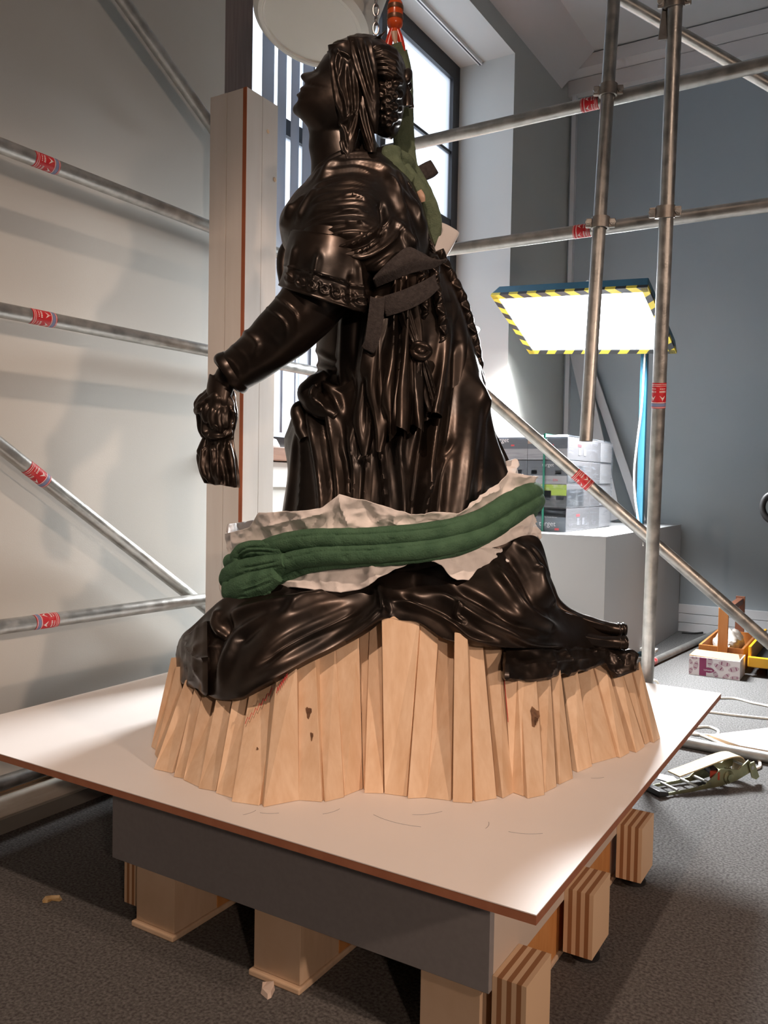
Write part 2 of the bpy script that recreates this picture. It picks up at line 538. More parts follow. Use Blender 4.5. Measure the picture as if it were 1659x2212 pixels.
def patch(A, C, n, b, r, s0, s1, t0, t1, mb, m=0, nt=10):
    v = []
    for s in (s0, s1):
        for k in range(nt + 1):
            t = t0 + (t1 - t0) * k / nt
            v.append(C + A * s + r * (math.cos(t / TR) * n + math.sin(t / TR) * b))
    mb.add(v, [(k, k + 1, nt + 2 + k, nt + 1 + k) for k in range(nt)], m)

def sticker(parent, p0, p1, at, length, flip=1, arc=0.032, blue=True):
    A, C, n, b = axis_frame(p0, p1, at)
    A = A * flip
    b = b * flip
    h = length / 2
    s = MB()
    patch(A, C, n, b, TR + 0.0006, -h, h, -arc, arc, s, 0, 16)
    o = s.build('sticker', M['label_red'], parent, smooth=True)
    p = MB()
    R2 = TR + 0.0010
    for s0, s1 in ((-h + 0.004, -h + 0.0055), (-h + 0.009, -h + 0.0103), (h * 0.52, h * 0.52 + 0.002), (h - 0.0035, h - 0.002)):
        patch(A, C, n, b, R2, s0, s1, -arc, arc, p, 0, 16)
    # flying-bird mark
    u = length / 0.075
    for t in (-0.011, 0.0175):
        for seg in ([(-0.004, -0.010), (0.006, -0.004), (0.010, 0.0), (0.003, 0.0)], [(0.003, 0.0), (0.010, 0.0), (0.006, 0.004), (-0.004, 0.012)], [(0.010, -0.001), (0.013, 0.0), (0.010, 0.002)]):
            on_cyl(A, C, n, b, R2, [(x * u + 0.004 * u, y * 0.8 + t) for x, y in seg], 0, p, 2)
        # rows of tiny print
        for q in range(5):
            patch(A, C, n, b, R2, -0.014 * u, -0.009 * u, t - 0.009 + q * 0.004, t - 0.0065 + q * 0.004, p, 0, 1)
        for q in range(4):
            patch(A, C, n, b, R2, -0.021 * u, -0.0185 * u, t - 0.008 + q * 0.0045, t - 0.005 + q * 0.0045, p, 0, 1)
    p.build('sticker_print', M['label_white'], o)
    if blue:
        q = MB()
        patch(A, C, n, b, TR + 0.0009, h * 0.60, h * 0.86, -arc, arc, q, 0, 16)
        q.build('sticker_band', M['label_blue'], o, smooth=True)
    return o

def tube(p0, p1, label, m='galv', hollow=None, group=None):
    p0, p1 = np.array(p0, float), np.array(p1, float)
    t = MB()
    A = (p1 - p0) / np.linalg.norm(p1 - p0)
    if hollow:
        # open lower end: inner bore
        up = np.array([1.0, 0, 0])
        t.tube([p0 + (p1 - p0) * k / 6 for k in range(7)], TR, 28, cap=False)
        t.tube([p1, p1 - A * 0.001, p1 - A * 0.06], [TR, TR - 0.003, TR - 0.003], 28, cap=False)
    else:
        t.tube([p0 + (p1 - p0) * k / 6 for k in range(7)], TR, 28)
    o = t.build('scaffold_tube', M[m], smooth=True, angle=60)
    tag(o, label, 'tube', group)
    return o

# left-hand side, in front of the window wall (all run parallel to that wall)
XL = -1.975
a, b = (XL, 0.6, 1.840), (XL, 4.2, 1.840)
t = tube(a, b, 'upper level steel scaffold tube along the window wall, level with the statue shoulder')
sticker(t, a, b, on(95, 350, 0, XL), 0.075)
a, b = (XL, 0.6, 1.418), (XL, 3.6, 1.438)
t = tube(a, b, 'middle level steel scaffold tube along the window wall, passing behind the statue wrist')
sticker(t, a, b, on(88, 687, 0, XL), 0.075)
a, b = (XL, 0.6, 0.612), (XL, 3.4, 0.57)
t = tube(a, b, 'lower level steel scaffold tube along the window wall, a hand above the white board')
sticker(t, a, b, on(95, 1343, 0, XL), 0.072, -1)
a, b = on(-170, 828, 0, -2.03), on(600, 1436, 0, -2.03)
t = tube(a, b, 'sloping scaffold brace low beside the window wall, crossing behind the lowest tube')
sticker(t, a, b, on(76, 1027, 0, -2.03), 0.076)
a, b = on(160, -150, 0, XL), on(520, 362, 0, XL)
tube(a, b, 'sloping scaffold brace high at the top left, ending behind the white post')
a, b = (-2.02, 0.7, 0.168), (-2.02, 2.3, 0.168)
t = tube(a, b, 'lowest scaffold tube of the window wall, just above the skirting below the board')
sticker(t, a, b, on(236, 1677, 0, -2.02), 0.06)

# right-hand side
YR = 2.587
a, b = (-1.60, YR, 2.187), (0.6, YR, 2.196)
t = tube(a, b, 'upper horizontal scaffold tube crossing in front of the blue-grey back wall')
sticker(t, a, b, on(1276, 223, 1, YR), 0.055, -1, blue=False)
a, b = (-1.42, YR, 1.801), (0.6, YR, 1.795)
t = tube(a, b, 'lower horizontal scaffold tube crossing in front of the blue-grey back wall')
sticker(t, a, b, on(1259, 497, 1, YR), 0.055, -1, blue=False)
VL0, VL1 = atd(1392, -1060, 2.52), atd(1265.5, 953, 2.56)
tube(VL0, VL1, 'upright scaffold tube whose open lower end hangs free beside the work lamp', hollow=True)
VR0, VR1 = atd(1506, -1130, 2.02), atd(1388.5, 1690, 2.79)
t = tube(VR0, VR1, 'upright scaffold tube standing behind the back right corner of the board')
sticker(t, VR0, VR1, atd(1421, 853, 2.52), 0.076)
a, b = atd(800, 635, 2.82), atd(2030, 1711, 2.70)
t = tube(a, b, 'sloping scaffold brace running down to the right below the work lamp')
sticker(t, a, b, atd(1259, 1037, 2.76), 0.066, 1, blue=False)
a, b = atd(1000, -201, 2.86), atd(2300, 554, 2.86)
tube(a, b, 'sloping scaffold brace under the ceiling at the top right')
a, b = on(1395, 1436, 2, 0.021), on(1552, 1365, 2, 0.021)
t = tube(a, b, 'grey scaffold tube lying on the carpet beside the white plinth', 'galv_dull')
sticker(t, a, b, on(1420, 1427, 2, 0.03), 0.05, -1, blue=False)
a, b = (-1.15, 3.335, 0.021), (0.4, 3.25, 0.021)
tube(a, b, 'dull scaffold tube lying on the carpet next to the ratchet strap', 'galv_dull')

def clamp(c, vert, horiz, label, rot=1):
    """right-angle coupler: two hinged half-shells and bolts"""
    c = np.array(c, float)
    V = np.array(vert, float)
    V /= np.linalg.norm(V)
    n = np.array([0, 0, H]) - c
    n -= V * (n @ V)
    n /= np.linalg.norm(n)
    s = np.cross(V, n)
    root = empty('scaffold_coupler', c)
    tag(root, label, 'clamp')
    band = MB()
    k = 26
    v = []
    for r in (TR + 0.0008, TR + 0.0075):
        for h in (-0.017, 0.017):
            for i in range(k):
                a_ = 2 * PI * i / k
                v.append(c + V * h + r * (math.cos(a_) * n + math.sin(a_) * s))
    f = []
    for i in range(k):
        j = (i + 1) % k
        f += [(i, j, k + j, k + i), (2 * k + i, 3 * k + i, 3 * k + j, 2 * k + j), (i, 2 * k + i, 2 * k + j, j), (k + i, k + j, 3 * k + j, 3 * k + i)]
    band.add(v, f)
    band.build('band', M['clamp'], root, smooth=True)
    hb = MB()
    e = c - n * (2 * TR + 0.004)
    hdir = np.array(horiz, float)
    hdir /= np.linalg.norm(hdir)
    q = np.cross(hdir, n)
    v = []
    for r in (TR + 0.0008, TR + 0.007):
        for h in (-0.017, 0.017):
            for i in range(k):
                a_ = 2 * PI * i / k
                v.append(e + hdir * h + r * (math.cos(a_) * n + math.sin(a_) * q))
    hb.add(v, f)
    hb.build('band', M['clamp'], root, smooth=True)
    for sg in (1, -1):
        lug = MB()
        o = c + s * sg * (TR + 0.012)
        u_ = s * 0.012
        w_ = n * 0.007
        z_ = V * 0.014
        lug.hexa([o - u_ - w_ - z_, o + u_ - w_ - z_, o + u_ + w_ - z_, o - u_ + w_ - z_, o - u_ - w_ + z_, o + u_ - w_ + z_, o + u_ + w_ + z_, o - u_ + w_ + z_])
        lug.build('lug', M['clamp'], root, bevel=0.003)
        bo = MB()
        bo.tube([o - n * 0.022 + s * sg * 0.004, o + n * 0.016 + s * sg * 0.004], 0.0055, 10)
        bo.tube([o + n * 0.006 + s * sg * 0.004, o + n * 0.013 + s * sg * 0.004], 0.0095, 6)
        bo.build('bolt', M['galv'], root)
    return root
vl = VL1 - VL0
vr = VR1 - VR0
HX = (1, 0, 0)
clamp(atd(1314, 196, 2.542), vl, HX, 'steel coupler fixing the upper horizontal tube to the hanging upright')
clamp(atd(1297, 482, 2.548), vl, HX, 'steel coupler fixing the lower horizontal tube to the hanging upright')
clamp(atd(1436.5, 458, 2.392), vr, HX, 'steel coupler on the upright behind the board, at the lower horizontal tube')
clamp(atd(1457, 2, 2.272), vr, HX, 'steel coupler at the top edge on the upright behind the board')
# locking wedge hanging on the right upright
wg = MB()
pw = [atd(x, y, 2.29) for x, y in ((1437, -20), (1444, -20), (1441, 84), (1422, 86), (1428, 40))]
wg.prism(pw, CF * 0.006)
tag(wg.build('locking_wedge', M['galv_dull']), 'flat steel locking wedge hanging beside the right upright near the ceiling', 'wedge')

# ================================================================== white board on its pallet crate
BX0, BX1, BY0, BY1, BZ = -1.945, -0.414, 1.125, 2.661, 0.38
bd = empty('platform_board', ((BX0 + BX1) / 2, (BY0 + BY1) / 2, BZ - 0.016))
tag(bd, 'large square white laminated board with brown edges carrying the statue', 'board')
MB().box((BX0, BY0, BZ - 0.0016), (BX1, BY1, BZ)).build('laminate_top', M['board_top'], bd)
MB().box((BX0 + 0.0004, BY0 + 0.0004, BZ - 0.016), (BX1 - 0.0004, BY1 - 0.0004, BZ - 0.0016)).build('mdf_core', M['board_edge'], bd)
for (x, y), L, ang in (((-0.80, 1.30), 0.10, -0.35), ((-0.74, 1.34), 0.06, 0.5), ((-0.98, 1.19), 0.035, 0.2), ((-0.60, 1.36), 0.03, 1.45), ((-0.56, 1.37), 0.06, 0.1), ((-1.00, 1.165), 0.03, 1.0), ((-0.88, 1.25), 0.04, 0.9), ((-0.52, 1.72), 0.03, 0.4)):
    pts = [(x + math.cos(ang + 0.06 * k) * L * k / 6, y + math.sin(ang + 0.06 * k) * L * k / 6, BZ + 0.0001) for k in range(7)]
    MB().tube(pts, 0.00045, 4).build('pencil_mark', M['crate_grey'], bd)

KX0, KX1, KY0, KY1, KZ0 = -1.478, -0.55, 1.275, 2.19, 0.137
kr = empty('pallet_crate', ((KX0 + KX1) / 2, (KY0 + KY1) / 2, 0))
tag(kr, 'low grey crate on plywood pallet skids under the white board', 'pallet')
MB().box((KX0, KY0, KZ0), (KX1, KY0 + 0.018, BZ - 0.016)).build('front_panel', M['crate_grey'], kr, bevel=0.001)
MB().box((KX1 - 0.018, KY0 + 0.0185, KZ0), (KX1, KY1, BZ - 0.016)).build('side_panel', M['crate_side'], kr, bevel=0.001)
MB().box((KX0, KY0 + 0.0185, KZ0), (KX0 + 0.018, KY1, BZ - 0.016)).build('side_panel', M['crate_side'], kr, bevel=0.001)
MB().box((KX0 + 0.0185, KY1 - 0.018, KZ0), (KX1 - 0.0185, KY1, BZ - 0.016)).build('back_panel', M['crate_grey'], kr, bevel=0.001)
MB().box((KX0 + 0.0185, KY0 + 0.0185, KZ0), (KX1 - 0.0185, KY1 - 0.0185, KZ0 + 0.012)).build('bottom_panel', M['plywood'], kr)
# three skids running front to back: beam, floor runner, feet
SKW = 0.128
for xs in (KX1 - 0.012 - SKW, -1.072, KX0 + 0.067):
    sk = MB().box((xs + 0.03, KY0 + 0.14, 0.014), (xs + SKW - 0.004, KY1 - 0.14, KZ0)).build('skid_beam', M['ply_orange'], kr)
    MB().box((xs, KY0 - 0.004, 0.0), (xs + SKW, KY1 + 0.004, 0.013)).build('runner', M['plywood'], sk, bevel=0.003)
    for y0 in (KY0 + 0.006, KY0 + 0.40, KY1 - 0.146):
        MB().box((xs + 0.006, y0, 0.0135), (xs + SKW - 0.006, y0 + 0.14, KZ0)).build('foot', M['plywood'], kr, bevel=0.001)
# laminated plywood side blocks (alternating plies) and levelling feet
def ply_block(x0, x1, y0, y1, z0, z1, n=7):
    root = MB()
    for k in range(n):
        a_ = x0 + (x1 - x0) * k / n
        b_ = x0 + (x1 - x0) * (k + 1) / n
        root.box((a_, y0, z0), (b_, y1, z1), 1 if k % 2 else 0)
    return root.build('plywood_block', [M['ply_light'], M['ply_dark']], kr)
for i, y0 in enumerate((1.288, 1.655, 2.045)):
    ply_block(KX1 + 0.0005, KX1 + 0.062, y0, y0 + 0.118, 0.028, 0.163)
    MB().lathe([(0.0, 0.0), (0.03, 0.0), (0.03, 0.008), (0.012, 0.014), (0.008, 0.028), (0, 0.028)], (KX1 + 0.03, y0 + 0.06, 0), 20).build('levelling_foot', M['rubber'], kr, smooth=True)
ply_block(KX0 + 0.001, KX0 + 0.066, KY0 + 0.035, KY0 + 0.15, 0.02, KZ0 - 0.001, 8)

# ================================================================== wooden slat plinth
def zc(x, y):
    return 300 + x / 1.4302, 1300 + y / 1.4302
SL = [  # bottom left, bottom right, top left, top right  (in the plinth close-up)
 ((40, 448), (58, 462), (100, 172), (122, 205)), ((60, 470), (73, 500), (118, 200), (142, 240)),
 ((62, 512), (108, 528), (148, 240), (182, 262)), ((110, 540), (150, 548), (172, 268), (205, 285)),
 ((150, 548), (190, 572), (200, 280), (245, 300)), ((201, 570), (243, 583), (243, 300), (300, 300)),
 ((243, 590), (293, 607), (292, 295), (347, 290)), ((296, 612), (375, 628), (343, 285), (430, 225)),
 ((378, 625), (492, 610), (424, 225), (488, 190)), ((494, 610), (566, 618), (487, 190), (545, 160)),
 ((568, 612), (632, 602), (545, 160), (607, 130)), ((634, 600), (692, 578), (607, 130), (680, 95)),
 ((694, 577), (702, 577), (680, 95), (714, 72)), ((702, 584), (757, 590), (714, 72), (750, 45)),
 ((760, 592), (828, 602), (750, 40), (868, 42)), ((830, 603), (890, 604), (872, 42), (928, 70)),
 ((893, 598), (967, 612), (928, 70), (975, 100)), ((970, 617), (1030, 622), (975, 95), (1015, 100)),
 ((1033, 613), (1103, 606), (1015, 100), (1060, 105)), ((1105, 600), (1155, 585), (1060, 105), (1115, 105)),
 ((1158, 587), (1190, 601), (1130, 200), (1172, 205)), ((1191, 602), (1250, 595), (1172, 205), (1225, 205)),
 ((1252, 590), (1290, 572), (1225, 205), (1270, 200)), ((1290, 562), (1338, 545), (1270, 200), (1300, 195)),
 ((1340, 522), (1395, 507), (1300, 195), (1350, 185)), ((1398, 500), (1475, 480), (1350, 185), (1395, 175)),
 ((1476, 480), (1512, 466), (1395, 170), (1437, 160)), ((1518, 462), (1556, 446), (1437, 160), (1482, 185)),
 ((1560, 440), (1576, 433), (1482, 185), (1515, 190)), ((1578, 433), (1606, 420), (1515, 185), (1547, 185))]
cen = np.array([-0.98, 1.80, 0])
pl = empty('slat_plinth', (cen[0], cen[1], BZ))
tag(pl, 'flared ring of pale upright timber slats under the bronze statue', 'plinth')
def slat(bl_, br_, tl_, tr_, th=0.030, push=0.0):
    n = np.cross(br_ - bl_, tl_ - bl_)
    n /= np.linalg.norm(n)
    mid = (bl_ + br_) / 2
    if n @ (cen - mid) < 0:
        n = -n
    n[2] = 0
    n /= np.linalg.norm(n)
    s = MB()
    i = n * th
    lift = np.array([0, 0, 0.0004])
    bl_, br_, tl_, tr_ = bl_ - n * push + lift, br_ - n * push * 0.4 + lift, tl_ - n * push * 0.3, tr_ - n * push * 0.1
    s.hexa([bl_, br_, br_ + i, bl_ + i, tl_, tr_, tr_ + i, tl_ + i])
    return s.build('slat', M['slat'], pl, bevel=0.0012)
bots = []
SLO = []
for k, (b0, b1, t0, t1) in enumerate(SL):
    B0, B1 = on(*zc(*b0), 2, BZ), on(*zc(*b1), 2, BZ)
    dep = lambda q: (q - np.array([0, 0, H])) @ CF
    inn = 0.10 + 0.02 * math.sin(k * 2.1)
    Zt = min((dep(B0) + dep(B1)) / 2 + inn, 2.02)
    T0, T1 = atd(*zc(*t0), Zt), atd(*zc(*t1), Zt)
    so = slat(B0, B1, T0, T1, push=0.002 + 0.017 * ((k * 37) % 11) / 11.0)
    SLO.append(so)
    bots.append((B0, B1, T0, T1))
# hidden far side, the same kind of slats
L_, R_ = bots[0], bots[-1]
for k in range(22):
    a0, a1 = k / 22, (k + 0.97) / 22
    def back(u, top):
        s_, e_ = (np.array(L_[2]), np.array(R_[3])) if top else (np.array(L_[0]), np.array(R_[1]))
        p = s_ * (1 - u) + e_ * u
        bul = math.sin(u * PI) ** 0.7 * (0.30 if not top else 0.24)
        p = p + np.array([CF[0], CF[1], 0]) * bul
        p[2] = BZ if top is False else 0.50 + 0.10 * math.sin(u * PI)
        return p
    slat(back(a0, False), back(a1, False), back(a0, True), back(a1, True))
# knots and cracks in two of the slats
M['knot'] = mat('wood_knot', (0.10, 0.045, 0.02), 0.7, 0, (0.22, 0.11, 0.05), 90)
def on_slat(k, u, v_, out):
    B0, B1, T0, T1 = [np.array(project(q)[:2]) for q in bots[k]]
    p = (B0 * (1 - u) + B1 * u) * (1 - v_) + (T0 * (1 - u) + T1 * u) * v_
    return p
for k, u, v_, rx_, ry_ in ((9, 0.55, 0.62, 6, 12), (9, 0.66, 0.45, 3, 9), (21, 0.78, 0.62, 9, 20), (21, 0.83, 0.585, 4, 9), (5, 0.35, 0.10, 5, 9), (7, 0.6, 0.45, 2, 3)):
    me_s = SLO[k].data
    c_ = on_slat(k, u, v_, 0)
    d_ = ray(c_[0], c_[1])
    best = None
    for pf in me_s.polygons:                  # the face of the slat that is met first
        n_ = np.array(pf.normal)
        if n_ @ d_ > -0.2:
            continue
        t_ = ((np.array(me_s.vertices[pf.vertices[0]].co) - np.array([0, 0, H])) @ n_) / (d_ @ n_)
        if pf.area > 0.001 and (best is None or pf.area > best[2]):
            best = (t_, n_, pf.area)
    t_, n_, _a = best
    O_ = np.array([0, 0, H])
    P_ = []
    for q in range(12):
        a_ = 2 * PI * q / 12
        w_ = 1 + 0.3 * math.sin(3 * a_ + k)
        dd_ = ray(c_[0] + rx_ * w_ * math.cos(a_), c_[1] + ry_ * w_ * math.sin(a_))
        P_.append(O_ + dd_ * ((d_ * t_) @ n_ / (dd_ @ n_)) + n_ * 0.0004)
    MB().prism(P_, n_ * 0.0004).build('knot', M['knot'], SLO[k])
# red pencil zigzag on the slats under the bronze edge
M['red_pencil'] = mat('red_pencil', (0.5, 0.03, 0.03), 0.7)
for k, u0, u1, va, vb in ((7, 0.1, 0.95, 0.70, 0.86), (8, 0.05, 0.5, 0.86, 0.95), (20, 0.2, 0.3, 0.93, 0.55)):
    B0, B1, T0, T1 = bots[k]
    n_ = np.cross(B1 - B0, T0 - B0)
    n_ /= np.linalg.norm(n_)
    if n_ @ (cen - B0) > 0:
        n_ = -n_
    pts = []
    for i in range(14):
        t_ = i / 13
        u, v_ = u0 + (u1 - u0) * t_, va + (vb - va) * t_ + (0.022 if i % 2 else -0.022) * (1 if k < 10 else 0.1)
        pts.append((B0 * (1 - u) + B1 * u) * (1 - v_) + (T0 * (1 - u) + T1 * u) * v_ + n_ * 0.012)
    MB().tube(pts, 0.0008, 4).build('pencil_mark', M['red_pencil'], SLO[k])

# ================================================================== whitewashed timber post
PX0, PX1, PY0, PY1, PZ1 = -1.929, -1.775, 2.046, 2.202, 2.234
po = empty('timber_post', ((PX0 + PX1) / 2, (PY0 + PY1) / 2, BZ))
tag(po, 'tall whitewashed timber post of glued battens behind the statue hand', 'post')
mx_, my_ = -1.858, 2.124
for x0, x1, y0, y1 in ((PX0, mx_ - 0.0008, PY0, my_ - 0.0008), (mx_ + 0.0008, PX1, PY0 + 0.0008, my_ - 0.0008), (PX0, mx_ - 0.0008, my_ + 0.0008, PY1), (mx_ + 0.0008, PX1, my_ + 0.0008, PY1)):
    MB().box((x0, y0, BZ), (x1, y1, PZ1)).build('batten', M['post_white'], po, bevel=0.0008)
MB().box((PX1 - 0.014, PY0 - 0.0012, BZ), (PX1 + 0.0006, PY0 + 0.0006, PZ1)).build('edge_strip', M['post_edge'], po)
kn = MB()
for y, z, ry, rz in ((2.152, 2.133, 0.006, 0.005), (2.19, 1.99, 0.007, 0.009)):
    kn.lathe([(0.0, 0.0012), (ry, 0.001), (ry * 1.1, 0)], (PX1, y, z), 12, axis=0)
kn.build('knot', M['ply_light'], po, smooth=True)

# ================================================================== work lamp on a blue stand
LA = [np.array(p) for p in ((-2.009, 4.457, 2.086), (-1.094, 4.357, 2.016), (-1.056, 4.883, 1.752), (-1.971, 4.983, 1.822))]
e1 = LA[1] - LA[0]
e2 = LA[3] - LA[0]
lw, lh = np.linalg.norm(e1), np.linalg.norm(e2)
e1 /= lw
e2 /= lh
ln = np.cross(e1, e2)
ln /= np.linalg.norm(ln)
if ln[2] > 0:
    ln = -ln                                # light side looks down and towards the room
lamp = empty('work_lamp', (-1.08, 4.96, 0))
tag(lamp, 'big square LED work lamp edged with yellow black tape on a blue stand', 'lamp')
def lp(u, v, w):
    return LA[0] + e1 * u + e2 * v + ln * w
hb_ = MB()
hb_.hexa([lp(0.02, 0.02, -0.075), lp(lw - 0.02, 0.02, -0.075), lp(lw - 0.02, lh - 0.02, -0.075), lp(0.02, lh - 0.02, -0.075), lp(0, 0, -0.012), lp(lw, 0, -0.012), lp(lw, lh, -0.012), lp(0, lh, -0.012)])
hb_.build('housing', M['lamp_blue'], lamp, bevel=0.004)
FWD = 0.036
MB().hexa([lp(FWD, FWD, -0.011), lp(lw - FWD, FWD, -0.011), lp(lw - FWD, lh - FWD, -0.011), lp(FWD, lh - FWD, -0.011), lp(FWD, FWD, -0.004), lp(lw - FWD, FWD, -0.004), lp(lw - FWD, lh - FWD, -0.004), lp(FWD, lh - FWD, -0.004)]).build('led_diffuser', M['led'], lamp)
_c = lp(lw / 2, lh / 2, 0.006)
al = add_light('led_throw', 'AREA', tuple(_c), tuple(_c + ln), LAMP_POWER, (0.96, 0.985, 1.0), lw - 2 * FWD, None, lh - 2 * FWD)
al.data.spread = math.radians(142)
al.matrix_world = Matrix(((e1[0], np.cross(-ln, e1)[0], -ln[0], _c[0]), (e1[1], np.cross(-ln, e1)[1], -ln[1], _c[1]), (e1[2], np.cross(-ln, e1)[2], -ln[2], _c[2]), (0, 0, 0, 1)))
def tape_bar(fr, L, n):
    """one edge of the frame wrapped in slanted yellow / black tape; fr(s, t, w) -> point"""
    b_ = MB()
    for k in range(n):
        s0, s1 = L * k / n, L * (k + 1) / n
        sk_ = 0.5 * L / n
        A0, A1 = min(max(s0, 0), L), min(max(s1, 0), L)
        B0, B1 = min(s0 + sk_, L) if k else 0, min(s1 + sk_, L)
        m_ = k % 2
        b_.hexa([fr(A0, 0, -0.014), fr(A1, 0, -0.014), fr(B1, FWD, -0.011), fr(B0, FWD, -0.011), fr(A0, -0.002, 0.004), fr(A1, -0.002, 0.004), fr(B1, FWD, 0.004), fr(B0, FWD, 0.004)], m_)
    return b_.build('taped_edge', [M['yellow'], M['black']], lamp)
tape_bar(lambda s, t, w: lp(s, t, w), lw, 16)
tape_bar(lambda s, t, w: lp(s, lh - t, w), lw, 16)
tape_bar(lambda s, t, w: lp(t, s, w), lh, 11)
tape_bar(lambda s, t, w: lp(lw - t, s, w), lh, 11)
cp = (LA[0] + LA[1] + LA[2] + LA[3]) / 4
px_, py_ = float(on(1386, 1000, 1, 4.96)[0]), 4.96
MB().box((px_ - 0.019, py_ - 0.019, 0.02), (px_ + 0.019, py_ + 0.019, 1.86)).build('pole', M['lamp_blue'], lamp, bevel=0.003)
MB().box((px_ - 0.021, py_ - 0.021, 0.60), (px_ + 0.021, py_ + 0.021, 0.615)).build('pole_joint', M['frame_dark'], lamp)
MB().hexa([(px_ - 0.10, 4.90, 1.84), (px_ + 0.03, 4.90, 1.84), (px_ + 0.03, py_ + 0.019, 1.80), (px_ - 0.10, py_ + 0.019, 1.80), (px_ - 0.10, 4.80, 1.93), (px_ + 0.03, 4.80, 1.93), (px_ + 0.03, py_ + 0.019, 1.90), (px_ - 0.10, py_ + 0.019, 1.90)]).build('swivel_bracket', M['lamp_blue'], lamp)
ft = MB().box((px_ - 0.03, py_ - 0.34, 0.0), (px_ + 0.03, py_ + 0.34, 0.03)).build('foot_bar', M['lamp_blue'], lamp, bevel=0.004)
MB().box((px_ - 0.12, py_ - 0.03, 0.031), (px_ + 0.12, py_ + 0.03, 0.05)).build('foot_bar', M['white_paint'], lamp, bevel=0.004)
cb = MB()
pc = [on(x, y, 1, py_ - 0.03) for x, y in ((1394, 760), (1391, 800), (1386, 880), (1376, 960), (1370, 1020), (1372, 1075), (1380, 1130), (1388, 1180))]
cb.tube(catmull(pc, 40), 0.006, 8)
cb.build('power_cable', M['cable'], lamp, smooth=True)
cb = MB()
cb.tube(catmull([lp(0.55, 0.12, -0.06), lp(0.53, 0.10, -0.13), lp(0.50, 0.12, -0.15), lp(0.47, 0.16, -0.08)], 16), 0.004, 8)
cb.build('cable_loop', M['cable'], lamp, smooth=True)

# ================================================================== white display plinth with shrink-wrapped cartons
dp = MB().box((-2.06, 4.19, 0), (-1.222, 5.965, 0.74)).build('display_plinth', M['plinth_white'], bevel=0.002)
tag(dp, 'large pale grey box plinth standing in the corner under the window', 'plinth')
M['carton_grey'] = mat('carton_slate_print', (0.10, 0.115, 0.135), 0.35)
M['carton_dark'] = mat('carton_dark_photo', (0.045, 0.047, 0.052), 0.35, 0, (0.16, 0.165, 0.17), 14, lo=0.5, hi=0.75)
M['carton_white'] = mat('carton_white_board', (0.36, 0.36, 0.38), 0.4)
M['carton_lilac'] = mat('carton_side_board', (0.12, 0.115, 0.12), 0.5)
M['carton_green'] = mat('carton_green_photo', (0.33, 0.45, 0.05), 0.4, 0, (0.55, 0.58, 0.45), 18, lo=0.45, hi=0.7)
M['print_white'] = mat('white_print', (0.85, 0.85, 0.86), 0.4)
M['print_red'] = mat('red_print', (0.62, 0.06, 0.07), 0.4)
M['print_grey'] = mat('grey_print', (0.24, 0.24, 0.26), 0.4)
M['tape_brown'] = mat('brown_parcel_tape', (0.50, 0.33, 0.24), 0.35)
M['strap_green'] = mat('green_strap', (0.0, 0.16, 0.10), 0.35)
TXT = {}
def text_geo(s):
    if s not in TXT:
        cu = bpy.data.curves.new('txt', 'FONT')
        cu.body = s
        cu.size = 1.0
        o = bpy.data.objects.new('txt', cu)
        COL.objects.link(o)
        bpy.context.view_layer.update()
        me = o.evaluated_get(bpy.context.evaluated_depsgraph_get()).to_mesh()
        v = np.array([q.co[:] for q in me.vertices])
        f = [tuple(p.vertices) for p in me.polygons]
        bpy.data.objects.remove(o, do_unlink=True)
        TXT[s] = (v, f)
    return TXT[s]
def put_text(mb, s, org, ux, uy, h, m=0, off=(0, 0, 0)):
    v, f = text_geo(s)
    org, ux, uy = np.array(org, float), np.array(ux, float), np.array(uy, float)
    v = v - np.array([v[:, 0].min(), 0, 0])
    P = org + np.outer(v[:, 0] * h, ux) + np.outer(v[:, 1] * h, uy) + np.array(off)
    mb.add(P, f, m)
    return v[:, 0].max() * h
CX0, CX1, CY0, CY1 = -1.955, -1.498, 4.37, 5.20
ZL = [0.741, 0.872, 1.003, 1.134, 1.262]
names = ['bottom', 'second', 'third', 'top']
